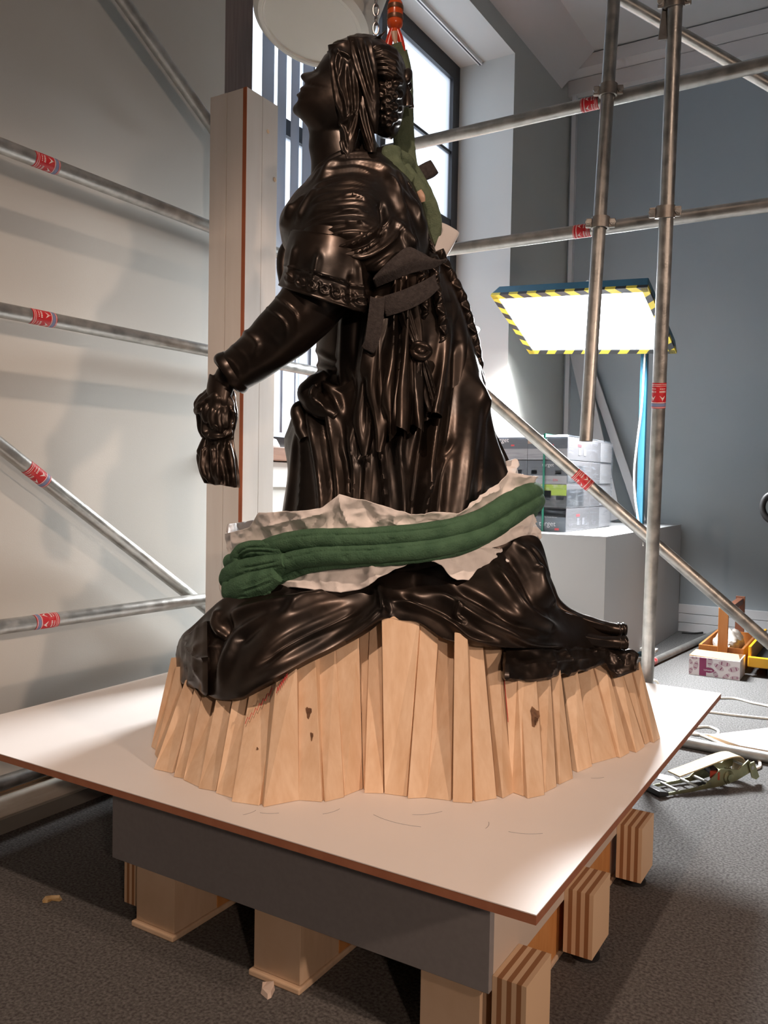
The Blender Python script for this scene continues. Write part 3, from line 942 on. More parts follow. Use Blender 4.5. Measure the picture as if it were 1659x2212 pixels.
for L in range(4):
    z0, z1 = ZL[L], ZL[L + 1] - 0.002
    for cxi, (x0, x1) in enumerate(((CX0, -1.727), (-1.725, CX1))):
        for cyi, (y0, y1) in enumerate(((CY0, 4.783), (4.785, CY1))):
            if cxi == 0 and cyi == 1:
                continue
            j = 0.004 * math.sin(L * 3.3 + cyi * 2)
            y0j = y0 + (j if cyi == 0 else 0)
            bx = MB().box((x0, y0j, z0), (x1, y1, z1)).build('product_carton', M['carton_lilac'], bevel=0.003)
            where = ('right front' if cyi == 0 else 'right rear') if cxi else 'left front'
            tag(bx, f'film-wrapped printed carton, {where} of the {names[L]} layer of the corner stack', 'carton', 'wrapped cartons on the corner plinth')
            yf = y0j - 0.0012
            def fp(a0, a1, b0, b1, m_, nm='print_panel'):
                return MB().box((x0 + a0 * (x1 - x0), yf, z0 + b0 * (z1 - z0)), (x0 + a1 * (x1 - x0), yf + 0.0008, z0 + b1 * (z1 - z0))).build(nm, m_, bx)
            if cyi == 0:
                if L in (0,):
                    fp(0, 1, 0, 0.98, M['carton_grey'])
                    fp(0.1, 1, 0.62, 0.98, M['carton_dark'])
                    tm = MB()
                    put_text(tm, 'target', (x0 + 0.075, yf - 0.0006, z0 + 0.030), (1, 0, 0), (0, 0, 1), 0.040)
                    put_text(tm, 'Das flexible Element', (x0 + 0.105, yf - 0.0006, z0 + 0.076), (1, 0, 0), (0, 0, 1), 0.009)
                    tm.build('lettering', M['print_white'], bx)
                    MB().box((x0 + 0.165, yf - 0.001, z0 + 0.008), (x0 + 0.19, yf, z0 + 0.020)).build('red_mark', M['print_red'], bx)
                elif L == 1:
                    fp(0, 1, 0, 0.52, M['carton_dark'])
                    fp(0, 1, 0.5, 0.98, M['carton_green'])
                    fp(0.35, 0.62, 0.30, 0.72, M['carton_grey'])
                    fp(0.75, 0.93, 0.34, 0.5, M['carton_white'])
                    fp(0.10, 0.22, 0.34, 0.5, M['carton_white'])
                elif L == 2:
                    fp(0, 1, 0, 0.34, M['carton_white'])
                    fp(0, 1, 0.34, 0.98, M['carton_grey'])
                    tm = MB()
                    put_text(tm, 'target', (x0 + 0.085, yf - 0.0006, z0 + 0.094), (1, 0, 0), (0, 0, 1), 0.028)
                    tm.build('lettering', M['print_white'], bx)
                    fp(0.10, 0.24, 0.40, 0.58, M['carton_white'], 'address_label')
                    fp(0.70, 0.86, 0.40, 0.58, M['carton_white'], 'address_label')
                    tm = MB()
                    put_text(tm, 'EIN', (x0 + 0.15, yf - 0.0022, z0 + 0.014), (1, 0, 0), (0, 0, 1), 0.018)
                    tm.build('lettering', M['print_red'], bx)
                else:
                    fp(0, 1, 0.0, 0.48, M['carton_white'])
                    fp(0, 1, 0.48, 0.98, M['carton_grey'])
                    tm = MB()
                    put_text(tm, 'target', (x0 + 0.030, yf - 0.0006, z0 + 0.098), (1, 0, 0), (0, 0, 1), 0.036)
                    tm.build('lettering', M['print_white'], bx)
                    MB().box((x0 + 0.13, yf - 0.001, z0 + 0.075), (x0 + 0.15, yf, z0 + 0.084)).build('red_mark', M['print_red'], bx)
                    MB().box((x0 + 0.0, yf - 0.002, z0 + 0.088), (x0 + 0.026, yf, z1 + 0.001)).build('parcel_tape', M['tape_brown'], bx)
            if cxi == 1:
                xs = x1 + 0.0004
                def sp(a0, a1, b0, b1, m_, nm='print_panel'):
                    return MB().box((xs, y0j + a0 * (y1 - y0j), z0 + b0 * (z1 - z0)), (xs + 0.0008, y0j + a1 * (y1 - y0j), z0 + b1 * (z1 - z0))).build(nm, m_, bx)
                if L in (0, 3):
                    tm = MB()
                    put_text(tm, 'target', (xs + 0.0006, y0j + 0.05, z0 + (0.03 if L == 0 else 0.098)), (0, 1, 0), (0, 0, 1), 0.030)
                    tm.build('lettering', M['print_grey'], bx)
                if cyi == 1:
                    sp(0.45, 1, 0.05, 0.95, M['crate_grey'])
                elif L in (1, 2):
                    sp(0.0, 0.72, 0.08, 0.80, M['carton_dark'])
                else:
                    for q in range(2):
                        sp(0.45 + 0.22 * q, 0.55 + 0.22 * q, 0.25, 0.55, M['print_grey'])
                    sp(0.42, 0.56, 0.62, 0.72, M['print_red'])
def film_mat():
    m = bpy.data.materials.new('stretch_film')
    m.use_nodes = True
    nt = m.node_tree
    nt.nodes.clear()
    o = nt.nodes.new('ShaderNodeOutputMaterial')
    t = nt.nodes.new('ShaderNodeBsdfTransparent')
    d = nt.nodes.new('ShaderNodeBsdfPrincipled')
    d.inputs['Base Color'].default_value = (0.30, 0.33, 0.38, 1)
    d.inputs['Roughness'].default_value = 0.15
    tc = nt.nodes.new('ShaderNodeTexCoord')
    mp = nt.nodes.new('ShaderNodeMapping')
    mp.inputs['Rotation'].default_value = (0.0, 0.7, 0.0)
    mp.inputs['Scale'].default_value = (3, 3, 30)
    n = nt.nodes.new('ShaderNodeTexNoise')
    n.inputs['Scale'].default_value = 3.0
    n.inputs['Detail'].default_value = 3
    r = nt.nodes.new('ShaderNodeValToRGB')
    r.color_ramp.elements[0].position = 0.5
    r.color_ramp.elements[0].color = (0.06, 0.06, 0.06, 1)
    r.color_ramp.elements[1].position = 0.75
    r.color_ramp.elements[1].color = (0.36, 0.36, 0.36, 1)
    x = nt.nodes.new('ShaderNodeMixShader')
    nt.links.new(tc.outputs['Object'], mp.inputs[0])
    nt.links.new(mp.outputs[0], n.inputs[0])
    nt.links.new(n.outputs[0], r.inputs[0])
    nt.links.new(r.outputs[0], x.inputs[0])
    nt.links.new(t.outputs[0], x.inputs[1])
    nt.links.new(d.outputs[0], x.inputs[2])
    nt.links.new(x.outputs[0], o.inputs[0])
    return m
M['film'] = film_mat()
fm = MB()
e_ = 0.007
ring = [(CX0 - e_, CY0 - e_), (CX1 + e_, CY0 - e_), (CX1 + e_, CY1 + e_), (CX0 - e_, CY1 + e_)]
zs = [0.745, 0.83, 0.92, 1.01, 1.10, 1.19, 1.262, 1.27]
v = []
for i, z in enumerate(zs):
    for k, (x, y) in enumerate(ring):
        s_ = 0.0 if i < len(zs) - 1 else 0.012
        v.append((x + (s_ if k in (0, 3) else -s_), y + (s_ if k < 2 else -s_), z))
f = [(i * 4 + k, i * 4 + (k + 1) % 4, (i + 1) * 4 + (k + 1) % 4, (i + 1) * 4 + k) for i in range(len(zs) - 1) for k in range(4)]
fm.add(v, f)
tag(fm.build('stretch_film', M['film']), 'clear stretch film wrapped around the corner stack of cartons', 'film')
st = MB()
xs_ = -1.632
st.box((xs_, CY0 - 0.011, 0.742), (xs_ + 0.011, CY0 - 0.009, 1.275)).box((xs_, CY0 - 0.011, 1.275), (xs_ + 0.011, CY1 + 0.011, 1.277)).box((xs_, CY1 + 0.009, 0.742), (xs_ + 0.011, CY1 + 0.011, 1.275))
tag(st.build('packing_strap', M['strap_green']), 'green plastic strap around the wrapped cartons in the corner', 'strap')

# boards leaning in the corner behind the cartons
M['lean_board'] = mat('leaning_board_paint', (0.50, 0.50, 0.52), 0.6)
def leaning(pa, pb, wv, th, name, label):
    pa, pb, wv = np.array(pa, float), np.array(pb, float), np.array(wv, float)
    ax_ = (pb - pa) / np.linalg.norm(pb - pa)
    n_ = np.cross(ax_, wv)
    n_ = n_ / np.linalg.norm(n_) * th
    o = MB().hexa([pa, pa + wv, pa + wv + n_, pa + n_, pb, pb + wv, pb + wv + n_, pb + n_]).build(name, M['lean_board'], bevel=0.002)
    return tag(o, label, 'board')
leaning((-1.70, 5.84, 0.742), (-2.03, 5.91, 1.96), (0.10, 0.0, 0.027), 0.018, 'leaning_board', 'wide pale board leaning in the corner behind the cartons')
leaning((-1.50, 5.90, 0.742), (-1.985, 5.955, 2.02), (0.055, 0, 0.02), 0.016, 'leaning_board', 'narrow pale batten leaning in the corner right of the wide board')

# ================================================================== things on the carpet at the right
def floor_cable(name, pix, r, label, m='cable', z=None):
    pts = [on(x, y, 2, z or r) for x, y in pix]
    mb = MB()
    mb.tube(catmull(pts, 12 * len(pts)), r, 8)
    return tag(mb.build(name, M[m], smooth=True), label, 'cable')
floor_cable('extension_cable', [(1440, 1520), (1500, 1511), (1555, 1508), (1590, 1509), (1625, 1518), (1659, 1525), (1720, 1540)], 0.0055, 'white cable on the carpet, farthest of the cables behind the board corner')
floor_cable('extension_cable', [(1420, 1530), (1480, 1534), (1532, 1538), (1590, 1545), (1659, 1552), (1720, 1556)], 0.0055, 'white cable crossing the carpet midway between the board corner and the floor tube')
floor_cable('extension_cable', [(1440, 1583), (1505, 1571), (1530, 1570), (1548, 1576), (1552, 1582), (1545, 1588), (1515, 1587), (1495, 1585), (1480, 1575), (1520, 1590), (1555, 1605), (1572, 1612)], 0.0055, 'looped white cable beside the tip of the white panel')
floor_cable('extension_cable', [(1526, 1641), (1530, 1648), (1545, 1655), (1570, 1665), (1610, 1664), (1638, 1658), (1642, 1650), (1638, 1640)], 0.0055, 'short white cable curl behind the ratchet strap')
floor_cable('black_cable', [(1473, 1366), (1500, 1368), (1530, 1365), (1560, 1364), (1600, 1366)], 0.006, 'black cable along the foot of the white skirting', 'cable_black')
hk = MB()
hk.tube(catmull([on(1396, 1466, 2, 0.03), on(1412, 1469, 2, 0.05), on(1420, 1474, 2, 0.04), on(1425, 1488, 2, 0.012), on(1428, 1500, 2, 0.01)], 24), 0.006, 8)
hk.lathe([(0, -0.003), (0.014, -0.003), (0.014, 0.003), (0, 0.003)], on(1394, 1466, 2, 0.035), 14, axis=0)
tag(hk.build('cable_plug', M['cable'], smooth=True), 'white plug end of a cable at the back edge of the board', 'plug')
# white panel lying on the floor
wp = [on(1532, 1587, 2, 0.018), on(1659, 1572, 2, 0.018), on(1659, 1572, 2, 0.018) + np.array([0.35, 0.05, 0]), on(1659, 1620, 2, 0.018) + np.array([0.42, -0.03, 0]), on(1598, 1610, 2, 0.018)]
pn = MB().prism([tuple(p[:2]) + (0.016,) for p in wp], (0, 0, 0.002)).build('white_panel', M['board_top'])
MB().prism([tuple(p[:2]) + (0.0,) for p in wp], (0, 0, 0.016)).build('panel_edge', M['ply_light'], pn)
tag(pn, 'white sheet panel lying flat on the carpet at the right', 'panel')
# ratchet strap
M['zinc'] = mat('yellow_zinc', (0.36, 0.35, 0.20), 0.35, 0.85, (0.28, 0.30, 0.18), 30)
M['webbing'] = mat('beige_webbing', (0.58, 0.49, 0.33), 0.85, 0, (0.48, 0.38, 0.22), 60, (1, 8, 1))
M['red_paint'] = mat('red_paint', (0.5, 0.07, 0.03), 0.4)
ra = on(1440, 1722, 2, 0.0)
rb = on(1622, 1692, 2, 0.0)
rx = (rb - ra) / np.linalg.norm(rb - ra)
ry = np.array([-rx[1], rx[0], 0])
RL = np.linalg.norm(rb - ra)
rt_ = empty('ratchet_strap', (ra + rb) / 2)
tag(rt_, 'zinc-plated ratchet tensioner with beige webbing on the carpet', 'ratchet')
def rp(s, t, z):
    return ra + rx * (s * RL) + ry * t + np.array([0, 0, z])
RW = 0.075
for t in (0, RW):
    prof = [(0.0, 0.010), (0.28, 0.012), (0.45, 0.018), (0.58, 0.05), (0.62, 0.062), (0.72, 0.058), (0.84, 0.05), (0.96, 0.078), (1.0, 0.066), (0.98, 0.034), (0.82, 0.014), (0.62, 0.004), (0.3, 0.001), (0.0, 0.001)]
    MB().prism([rp(s, t, z + 0.003) for s, z in prof], ry * 0.003).build('side_plate', M['zinc'], rt_)
MB().prism([rp(-0.09, -0.004, 0.004), rp(0.02, -0.004, 0.003), rp(0.02, -0.004, 0.016), rp(-0.09, -0.004, 0.024)], ry * (RW + 0.012)).build('grip', M['rubber'], rt_, bevel=0.004)
for s, z in ((0.12, 0.016), (0.35, 0.018), (0.5, 0.022)):
    MB().tube([rp(s, 0, z), rp(s, RW, z)], 0.005, 10).build('cross_bar', M['galv'], rt_, smooth=True)
MB().tube([rp(0.72, -0.012, 0.034), rp(0.72, RW + 0.012, 0.034)], 0.013, 18).build('spool', M['zinc'], rt_, smooth=True)
gr = MB()
gp = []
for k in range(44):
    a_ = 2 * PI * k / 44
    r_ = 0.031 if k % 2 else 0.025
    gp.append(rp(0.72, 0.006, 0.036) + rx * r_ * math.cos(a_) + np.array([0, 0, r_ * math.sin(a_)]))
gr.prism(gp, ry * 0.004)
gr.build('gear', M['zinc'], rt_)
hu = MB()
hu.tube([rp(0.72, -0.008, 0.034), rp(0.72, -0.004, 0.034), rp(0.72, 0.001, 0.034)], [0.012, 0.021, 0.023], 22)
hu.build('hub', M['zinc'], rt_, smooth=True)
MB().prism([rp(0.95, -0.005, 0.07), rp(1.02, -0.005, 0.075), rp(1.09, -0.005, 0.02), rp(1.05, -0.005, 0.012), rp(1.0, -0.005, 0.02)], ry * 0.004).build('lever_plate', M['zinc'], rt_)
MB().tube([rp(1.0, -0.006, 0.055), rp(1.0, RW, 0.055)], 0.007, 12).build('lever_pin', M['galv'], rt_, smooth=True)
MB().box(rp(0.55, 0.02, 0.0) + np.array([0, 0, 0.03]), rp(0.55, 0.02, 0.0) + np.array([0.03, 0.02, 0.055])).build('pawl', M['red_paint'], rt_)
MB().tube([rp(0.6, 0.02, 0.05), rp(0.62, 0.055, 0.055)], 0.016, 10).build('webbing_roll', M['rubber'], rt_, smooth=True)
web = catmull([rp(0.20, 0.05, 0.052), rp(0.45, 0.05, 0.068), rp(0.75, 0.05, 0.088), rp(0.90, 0.05, 0.090), rp(0.97, 0.05, 0.078), rp(0.99, 0.05, 0.05), rp(0.98, 0.05, 0.03)], 36)
wb = MB()
v = []
for p in web:
    v += [p - ry * 0.028, p + ry * 0.028]
v += [np.array(q) - np.array([0, 0, 0.004]) for q in v]
n_ = len(web)
f = []
for i in range(n_ - 1):
    f += [(2 * i, 2 * i + 1, 2 * i + 3, 2 * i + 2), (2 * n_ + 2 * i, 2 * n_ + 2 * i + 2, 2 * n_ + 2 * i + 3, 2 * n_ + 2 * i + 1), (2 * i, 2 * i + 2, 2 * n_ + 2 * i + 2, 2 * n_ + 2 * i), (2 * i + 1, 2 * n_ + 2 * i + 1, 2 * n_ + 2 * i + 3, 2 * i + 3)]
f += [(0, 2 * n_, 2 * n_ + 1, 1), (2 * n_ - 2, 2 * n_ - 1, 4 * n_ - 1, 4 * n_ - 2)]
wb.add(v, f)
wb.build('webbing', M['webbing'], rt_)
lg = MB().prism([on(x, y, 2, 0.002) for x, y in ((1425, 1672), (1455, 1678), (1462, 1684), (1446, 1690), (1420, 1682))], (0, 0, 0.001)).build('paper_scrap', M['print_white'])
tag(lg, 'torn white paper scrap on the carpet under the board edge', 'paper')

# cardboard tray with printed lenses, wooden tool tote behind it
M['card_print'] = mat('printed_white_card', (0.72, 0.66, 0.66), 0.6)
M['card_pink'] = mat('pink_print', (0.52, 0.40, 0.43), 0.6)
M['card_magenta'] = mat('magenta_print', (0.24, 0.03, 0.10), 0.6)
M['card_brown'] = mat('brown_card', (0.40, 0.24, 0.12), 0.8)
M['tote_wood'] = mat('orange_varnished_wood', (0.36, 0.13, 0.03), 0.4, 0, (0.42, 0.17, 0.05), 5, (8, 8, 1))
M['tote_dark'] = mat('dark_varnished_wood', (0.15, 0.055, 0.03), 0.45)
M['bubble'] = mat('bubble_wrap', (0.42, 0.38, 0.34), 0.25, 0, (0.55, 0.50, 0.46), 40)
TX0, TX1, TY0, TY1 = -0.885, -0.632, 4.62, 4.80
TH = 0.105
cb_ = empty('card_tray', ((TX0 + TX1) / 2, (TY0 + TY1) / 2, 0))
tag(cb_, 'open white cardboard tray printed with pink lens shapes and a magenta band', 'tray')
MB().box((TX0, TY0, 0.001), (TX1, TY0 + 0.005, TH - 0.006)).build('front_wall', M['card_print'], cb_)
MB().box((TX1 - 0.005, TY0 + 0.0055, 0.001), (TX1, TY1, TH)).build('side_wall', M['card_print'], cb_)
MB().box((TX0, TY0 + 0.0055, 0.001), (TX0 + 0.005, TY1, TH)).build('side_wall', M['card_brown'], cb_)
MB().box((TX0 + 0.0055, TY1 - 0.005, 0.001), (TX1 - 0.0055, TY1, TH)).build('back_wall', M['card_brown'], cb_)
MB().box((TX0 + 0.0055, TY0 + 0.0055, 0.001), (TX1 - 0.0055, TY1 - 0.0055, 0.006)).build('bottom', M['card_brown'], cb_)
fl = MB().hexa([(TX0, TY0 + 0.006, TH - 0.003), (TX1, TY0 + 0.006, TH - 0.010), (TX1 - 0.02, TY0 + 0.075, TH + 0.014), (TX0 + 0.02, TY0 + 0.075, TH + 0.018), (TX0, TY0 + 0.006, TH), (TX1, TY0 + 0.006, TH - 0.006), (TX1 - 0.02, TY0 + 0.075, TH + 0.017), (TX0 + 0.02, TY0 + 0.075, TH + 0.021)])
fl.build('flap', M['card_brown'], cb_)
def lens(cx_, cz_, L, W, ang):
    """a pointed lens lying on the tray front, with two dark bars; returns nothing"""
    o = MB()
    pts = []
    for k in range(20):
        a_ = 2 * PI * k / 20
        x, y = L * math.cos(a_), W * math.sin(a_) * abs(math.sin(a_)) ** 0.3
        X = cx_ + x * math.cos(ang) - y * math.sin(ang)
        Z = cz_ + x * math.sin(ang) + y * math.cos(ang)
        pts.append((min(max(X, TX0 + 0.001), TX1 - 0.001), TY0 - 0.0006, min(max(Z, 0.003), TH - 0.008)))
    o.add(pts, [tuple(range(20))])
    q = o.build('printed_lens', M['card_pink'], cb_)
    s = MB()
    for sx in (-0.45, 0.45):
        c = [(sx * L - L * 0.07, -W * 0.6), (sx * L + L * 0.07, -W * 0.6), (sx * L + L * 0.07, W * 0.6), (sx * L - L * 0.07, W * 0.6)]
        s.add([(min(max(cx_ + x * math.cos(ang) - y * math.sin(ang), TX0 + 0.001), TX1 - 0.001), TY0 - 0.0011, min(max(cz_ + x * math.sin(ang) + y * math.cos(ang), 0.003), TH - 0.008)) for x, y in c], [(0, 1, 2, 3)])
    s.build('lens_bars', M['card_magenta'], q)
for cx_, cz_, L, W, ang in ((-0.850, 0.052, 0.025, 0.013, 1.35), (-0.878, 0.070, 0.018, 0.010, -0.9), (-0.876, 0.022, 0.02, 0.011, 1.2), (-0.857, 0.094, 0.02, 0.010, 0.1), (-0.780, 0.082, 0.026, 0.014, 1.5), (-0.735, 0.058, 0.029, 0.014, -0.55), (-0.708, 0.079, 0.030, 0.014, -0.1), (-0.662, 0.055, 0.028, 0.014, 0.3), (-0.750, 0.018, 0.022, 0.012, -1.1), (-0.700, 0.012, 0.026, 0.011, 0.8), (-0.655, 0.012, 0.024, 0.010, 0.1)):
    lens(cx_, cz_, L, W, ang)
MB().box((-0.832, TY0 - 0.0016, 0.003), (-0.797, TY0 - 0.0010, TH - 0.008)).build('magenta_band', M['card_magenta'], cb_)
lo = MB()
pts = [(-0.785 + 0.029 * math.cos(2 * PI * k / 20), TY0 - 0.0022, 0.036 + 0.014 * math.sin(2 * PI * k / 20) * abs(math.sin(2 * PI * k / 20)) ** 0.4) for k in range(20)]
lo.add(pts, [tuple(range(20))])
lg_ = lo.build('logo', M['card_magenta'], cb_)
tm = MB()
put_text(tm, 'Lamonde', (-0.808, TY0 - 0.0028, 0.032), (1, 0, 0), (0, 0, 1), 0.0115)
tm.build('logo_lettering', M['print_white'], lg_)
tt = empty('tool_tote', (-0.72, 5.0, 0))
tag(tt, 'orange wooden tool tote with upright handle standing behind the card tray', 'tote')
OX0, OX1, OY0, OY1 = -0.875, -0.645, 4.82, 5.40
MB().box((OX0, OY0, 0.004), (OX1, OY1, 0.016)).build('base', M['tote_wood'], tt)
MB().box((OX0, OY0, 0.0165), (OX0 + 0.012, OY1, 0.13)).build('side_board', M['tote_wood'], tt)
MB().box((OX1 - 0.012, OY0, 0.0165), (OX1, OY1, 0.13)).build('side_board', M['tote_wood'], tt)
MB().box((OX0 + 0.0125, OY0, 0.0165), (OX1 - 0.0125, OY0 + 0.012, 0.13)).build('end_board', M['tote_wood'], tt)
MB().box((OX0 + 0.0125, OY1 - 0.012, 0.0165), (OX1 - 0.0125, OY1, 0.13)).build('end_board', M['tote_wood'], tt)
ux0 = on(1551, 1380, 1, OY0)[0]
ux1 = on(1573, 1380, 1, OY0)[0]
MB().box((ux0, OY0 - 0.013, 0.03), (ux1, OY0 - 0.0006, 0.345)).build('upright', M['tote_wood'], tt, bevel=0.002)
MB().box((ux0, OY1 + 0.0006, 0.03), (ux1, OY1 + 0.013, 0.345)).build('upright', M['tote_dark'], tt, bevel=0.002)
MB().box((ux0 + 0.008, OY0 + 0.0, 0.30), (ux1 - 0.008, OY1, 0.335)).build('grip_bar', M['tote_dark'], tt, bevel=0.004)
bw = MB()
bm_ = bmesh.new()
bmesh.ops.create_icosphere(bm_, subdivisions=4, radius=1)
for vv in bm_.verts:
    p = vv.co
    k = 1 + 0.10 * math.sin(9 * p.x + 3 * p.z) * math.sin(8 * p.y) + 0.05 * math.sin(23 * p.x) * math.sin(21 * p.z)
    vv.co = Vector((-0.755 + 0.075 * p.x * k, 5.05 + 0.2 * p.y * k, 0.115 + 0.075 * p.z * k))
bw.add([tuple(q.co) for q in bm_.verts], [tuple(q.index for q in fc.verts) for fc in bm_.faces])
bm_.free()
tag(bw.build('bubble_wrap_bundle', M['bubble'], smooth=True), 'crumpled bubble wrap bundle inside the wooden tool tote', 'bubble wrap')

# yellow platform trolley at the right edge
M['trolley_yellow'] = mat('yellow_enamel', (0.72, 0.36, 0.01), 0.35)
ty = empty('platform_trolley', (-0.30, 4.95, 0))
tag(ty, 'yellow framed trolley with black tray and wheel at the right picture edge', 'trolley')
yx0 = on(1614, 1450, 1, 4.75)[0]
MB().hexa([(yx0, 4.75, 0.052), (0.1, 4.75, 0.052), (0.1, 4.77, 0.052), (yx0, 4.77, 0.052), (yx0, 4.75, 0.108), (0.1, 4.75, 0.108), (0.1, 4.77, 0.108), (yx0, 4.77, 0.108)]).build('front_rail', M['trolley_yellow'], ty, bevel=0.005)
MB().box((yx0, 4.7705, 0.06), (yx0 + 0.015, 5.42, 0.16)).build('side_rail', M['trolley_yellow'], ty, bevel=0.004)
MB().box((yx0 + 0.0155, 4.7705, 0.055), (0.1, 5.42, 0.075)).build('tray', M['rubber'], ty)
wx = on(1668, 1440, 1, 4.62)
MB().lathe([(0.02, -0.022), (0.055, -0.022), (0.072, -0.012), (0.072, 0.012), (0.055, 0.022), (0.02, 0.022)], (wx[0], 4.70, 0.0725), 30, axis=0).build('wheel', M['rubber'], ty, smooth=True)
MB().box((wx[0] - 0.01, 4.685, 0.06), (wx[0] + 0.01, 4.752, 0.09)).build('wheel_fork', M['rubber'], ty)
hl = MB()
hpts = [on(x, y, 1, 4.80) for x, y in ((1700, 1128), (1676, 1130), (1656, 1118), (1647, 1096), (1655, 1074), (1676, 1064), (1700, 1066))]
hl.tube(catmull(hpts, 50), 0.016, 12)
hp = hpts[-1]
hl.tube([hpts[-1], (hp[0], 4.80, 0.9), (hp[0] + 0.02, 4.80, 0.10)], 0.014, 12)
hl.build('handle', M['rubber'], ty, smooth=True)
# chips of wood and plaster on the carpet
def chip(pix, th, label, m, seed):
    r_ = random.Random(seed)
    pts = [on(x, y, 2, 0.0015) for x, y in pix]
    bot = [(p[0], p[1], 0.001) for p in pts]
    c = np.mean(bot, axis=0)
    top = [tuple(c + (np.array(p) - c) * (0.7 + 0.25 * r_.random()) + np.array([0, 0, th * (0.6 + 0.6 * r_.random())])) for p in bot]
    n = len(bot)
    mb = MB().add(bot + top, [tuple(range(n)), tuple(range(n, 2 * n))] + [(i, (i + 1) % n, (i + 1) % n + n, i + n) for i in range(n)])
    return tag(mb.build('debris_chip', m), label, 'debris')
M['chip_wood'] = mat('wood_chip', (0.42, 0.27, 0.10), 0.7, 0, (0.55, 0.42, 0.25), 60)
M['chip_plaster'] = mat('plaster_chip', (0.66, 0.55, 0.48), 0.8)
chip([(91, 1944), (96, 1939), (110, 1937), (132, 1938), (135, 1943), (128, 1947), (112, 1945), (102, 1950), (92, 1950)], 0.006, 'curved yellowish wood chip on the dark carpet at the left', M['chip_wood'], 1)
chip([(566, 2135), (576, 2123), (592, 2131), (594, 2138), (586, 2155), (578, 2159), (563, 2146)], 0.012, 'lump of pale plaster in front of the middle pallet foot', M['chip_plaster'], 2)
chip([(1148, 2160), (1152, 2155), (1163, 2166), (1160, 2171), (1149, 2169)], 0.008, 'small pale wood chip beside the right pallet skid', M['chip_plaster'], 3)

# ================================================================== the bronze statue
ZS = 2.05                                   # distance of the statue's mid plane
KPX = ZS / FPX                              # metres per picture unit on that plane
def SPv(x, y, d):
    """arrays in picture units (d = towards the viewer) -> world points"""
    x, y, d = np.broadcast_arrays(np.asarray(x, float), np.asarray(y, float), np.asarray(d, float))
    Z = (ZS - d * KPX)[..., None]
    R = CF + CR * ((x - 829.5) / FPX)[..., None] - CU * ((y - 1106.0) / FPX)[..., None]
    return np.array([0, 0, H]) + R * Z
def SP(x, y, d=0.0):
    return SPv(x, y, d)

def vnoise(P, seed=0):
    """smooth value noise, P: N x 3"""
    P = np.asarray(P, float) + seed * 17.31
    i = np.floor(P).astype(np.int64)
    f = P - i
    f = f * f * (3 - 2 * f)
    def hsh(a, b, c):
        n = (a * 374761393 + b * 668265263 + c * 2147483647 + seed * 974634777) & 0xFFFFFFFF
        n = ((n ^ (n >> 13)) * 1274126177) & 0xFFFFFFFF
        return ((n ^ (n >> 16)) & 0xFFFF) / 32767.5 - 1.0
    r = 0
    for a in (0, 1):
        for b in (0, 1):
            for c in (0, 1):
                wgt = (f[:, 0] if a else 1 - f[:, 0]) * (f[:, 1] if b else 1 - f[:, 1]) * (f[:, 2] if c else 1 - f[:, 2])
                r = r + wgt * hsh(i[:, 0] + a, i[:, 1] + b, i[:, 2] + c)
    return r

def normals(V, F):
    a, b, c, d = V[F[:, 0]], V[F[:, 1]], V[F[:, 2]], V[F[:, 3]]
    n = np.cross(c - a, d - b)
    N = np.zeros_like(V)
    for k in range(4):
        np.add.at(N, F[:, k], n)
    return N / (np.linalg.norm(N, axis=1, keepdims=True) + 1e-12)

def stroke_field(X, Y, strokes):
    """sum of modelling strokes: (points, height, width, kind)"""
    D = np.zeros(len(X))
    for pts, amp, wd, kind in strokes:
        P = catmull(pts, max(6, 5 * len(pts)))
        m = 3.2 * wd if kind != 's' else 9 * wd
        sel = np.nonzero((X > P[:, 0].min() - m) & (X < P[:, 0].max() + m) & (Y > P[:, 1].min() - m) & (Y < P[:, 1].max() + m))[0]
        if not len(sel):
            continue
        q = np.stack([X[sel], Y[sel]], 1)
        best = np.full(len(sel), 1e9)
        sgn = np.zeros(len(sel))
        par = np.zeros(len(sel))
        M_ = len(P) - 1
        for i in range(M_):
            a, e = P[i], P[i + 1] - P[i]
            L2 = e @ e + 1e-9
            w_ = q - a
            t = np.clip((w_ @ e) / L2, 0, 1)
            dx = w_ - t[:, None] * e
            dd = np.hypot(dx[:, 0], dx[:, 1])
            cr = e[0] * w_[:, 1] - e[1] * w_[:, 0]
            up = dd < best
            best[up] = dd[up]
            sgn[up] = np.sign(cr[up])
            par[up] = (i + t[up]) / M_
        tap = np.clip(np.minimum(par, 1 - par) / 0.22, 0, 1)
        tap = tap * tap * (3 - 2 * tap) * 0.85 + 0.15
        if kind == 's':                      # cloth edge: abrupt on one side, runs out on the other
            t = best * sgn
            v = np.where(t > 0, np.exp(-t / (3.0 * wd)), np.exp(-(t / (0.35 * wd)) ** 2))
        elif kind == 'c':                    # crisp ridge
            v = np.exp(-best / wd)
        else:
            v = np.exp(-(best / wd) ** 2)
        D[sel] += amp * v * tap
    return D

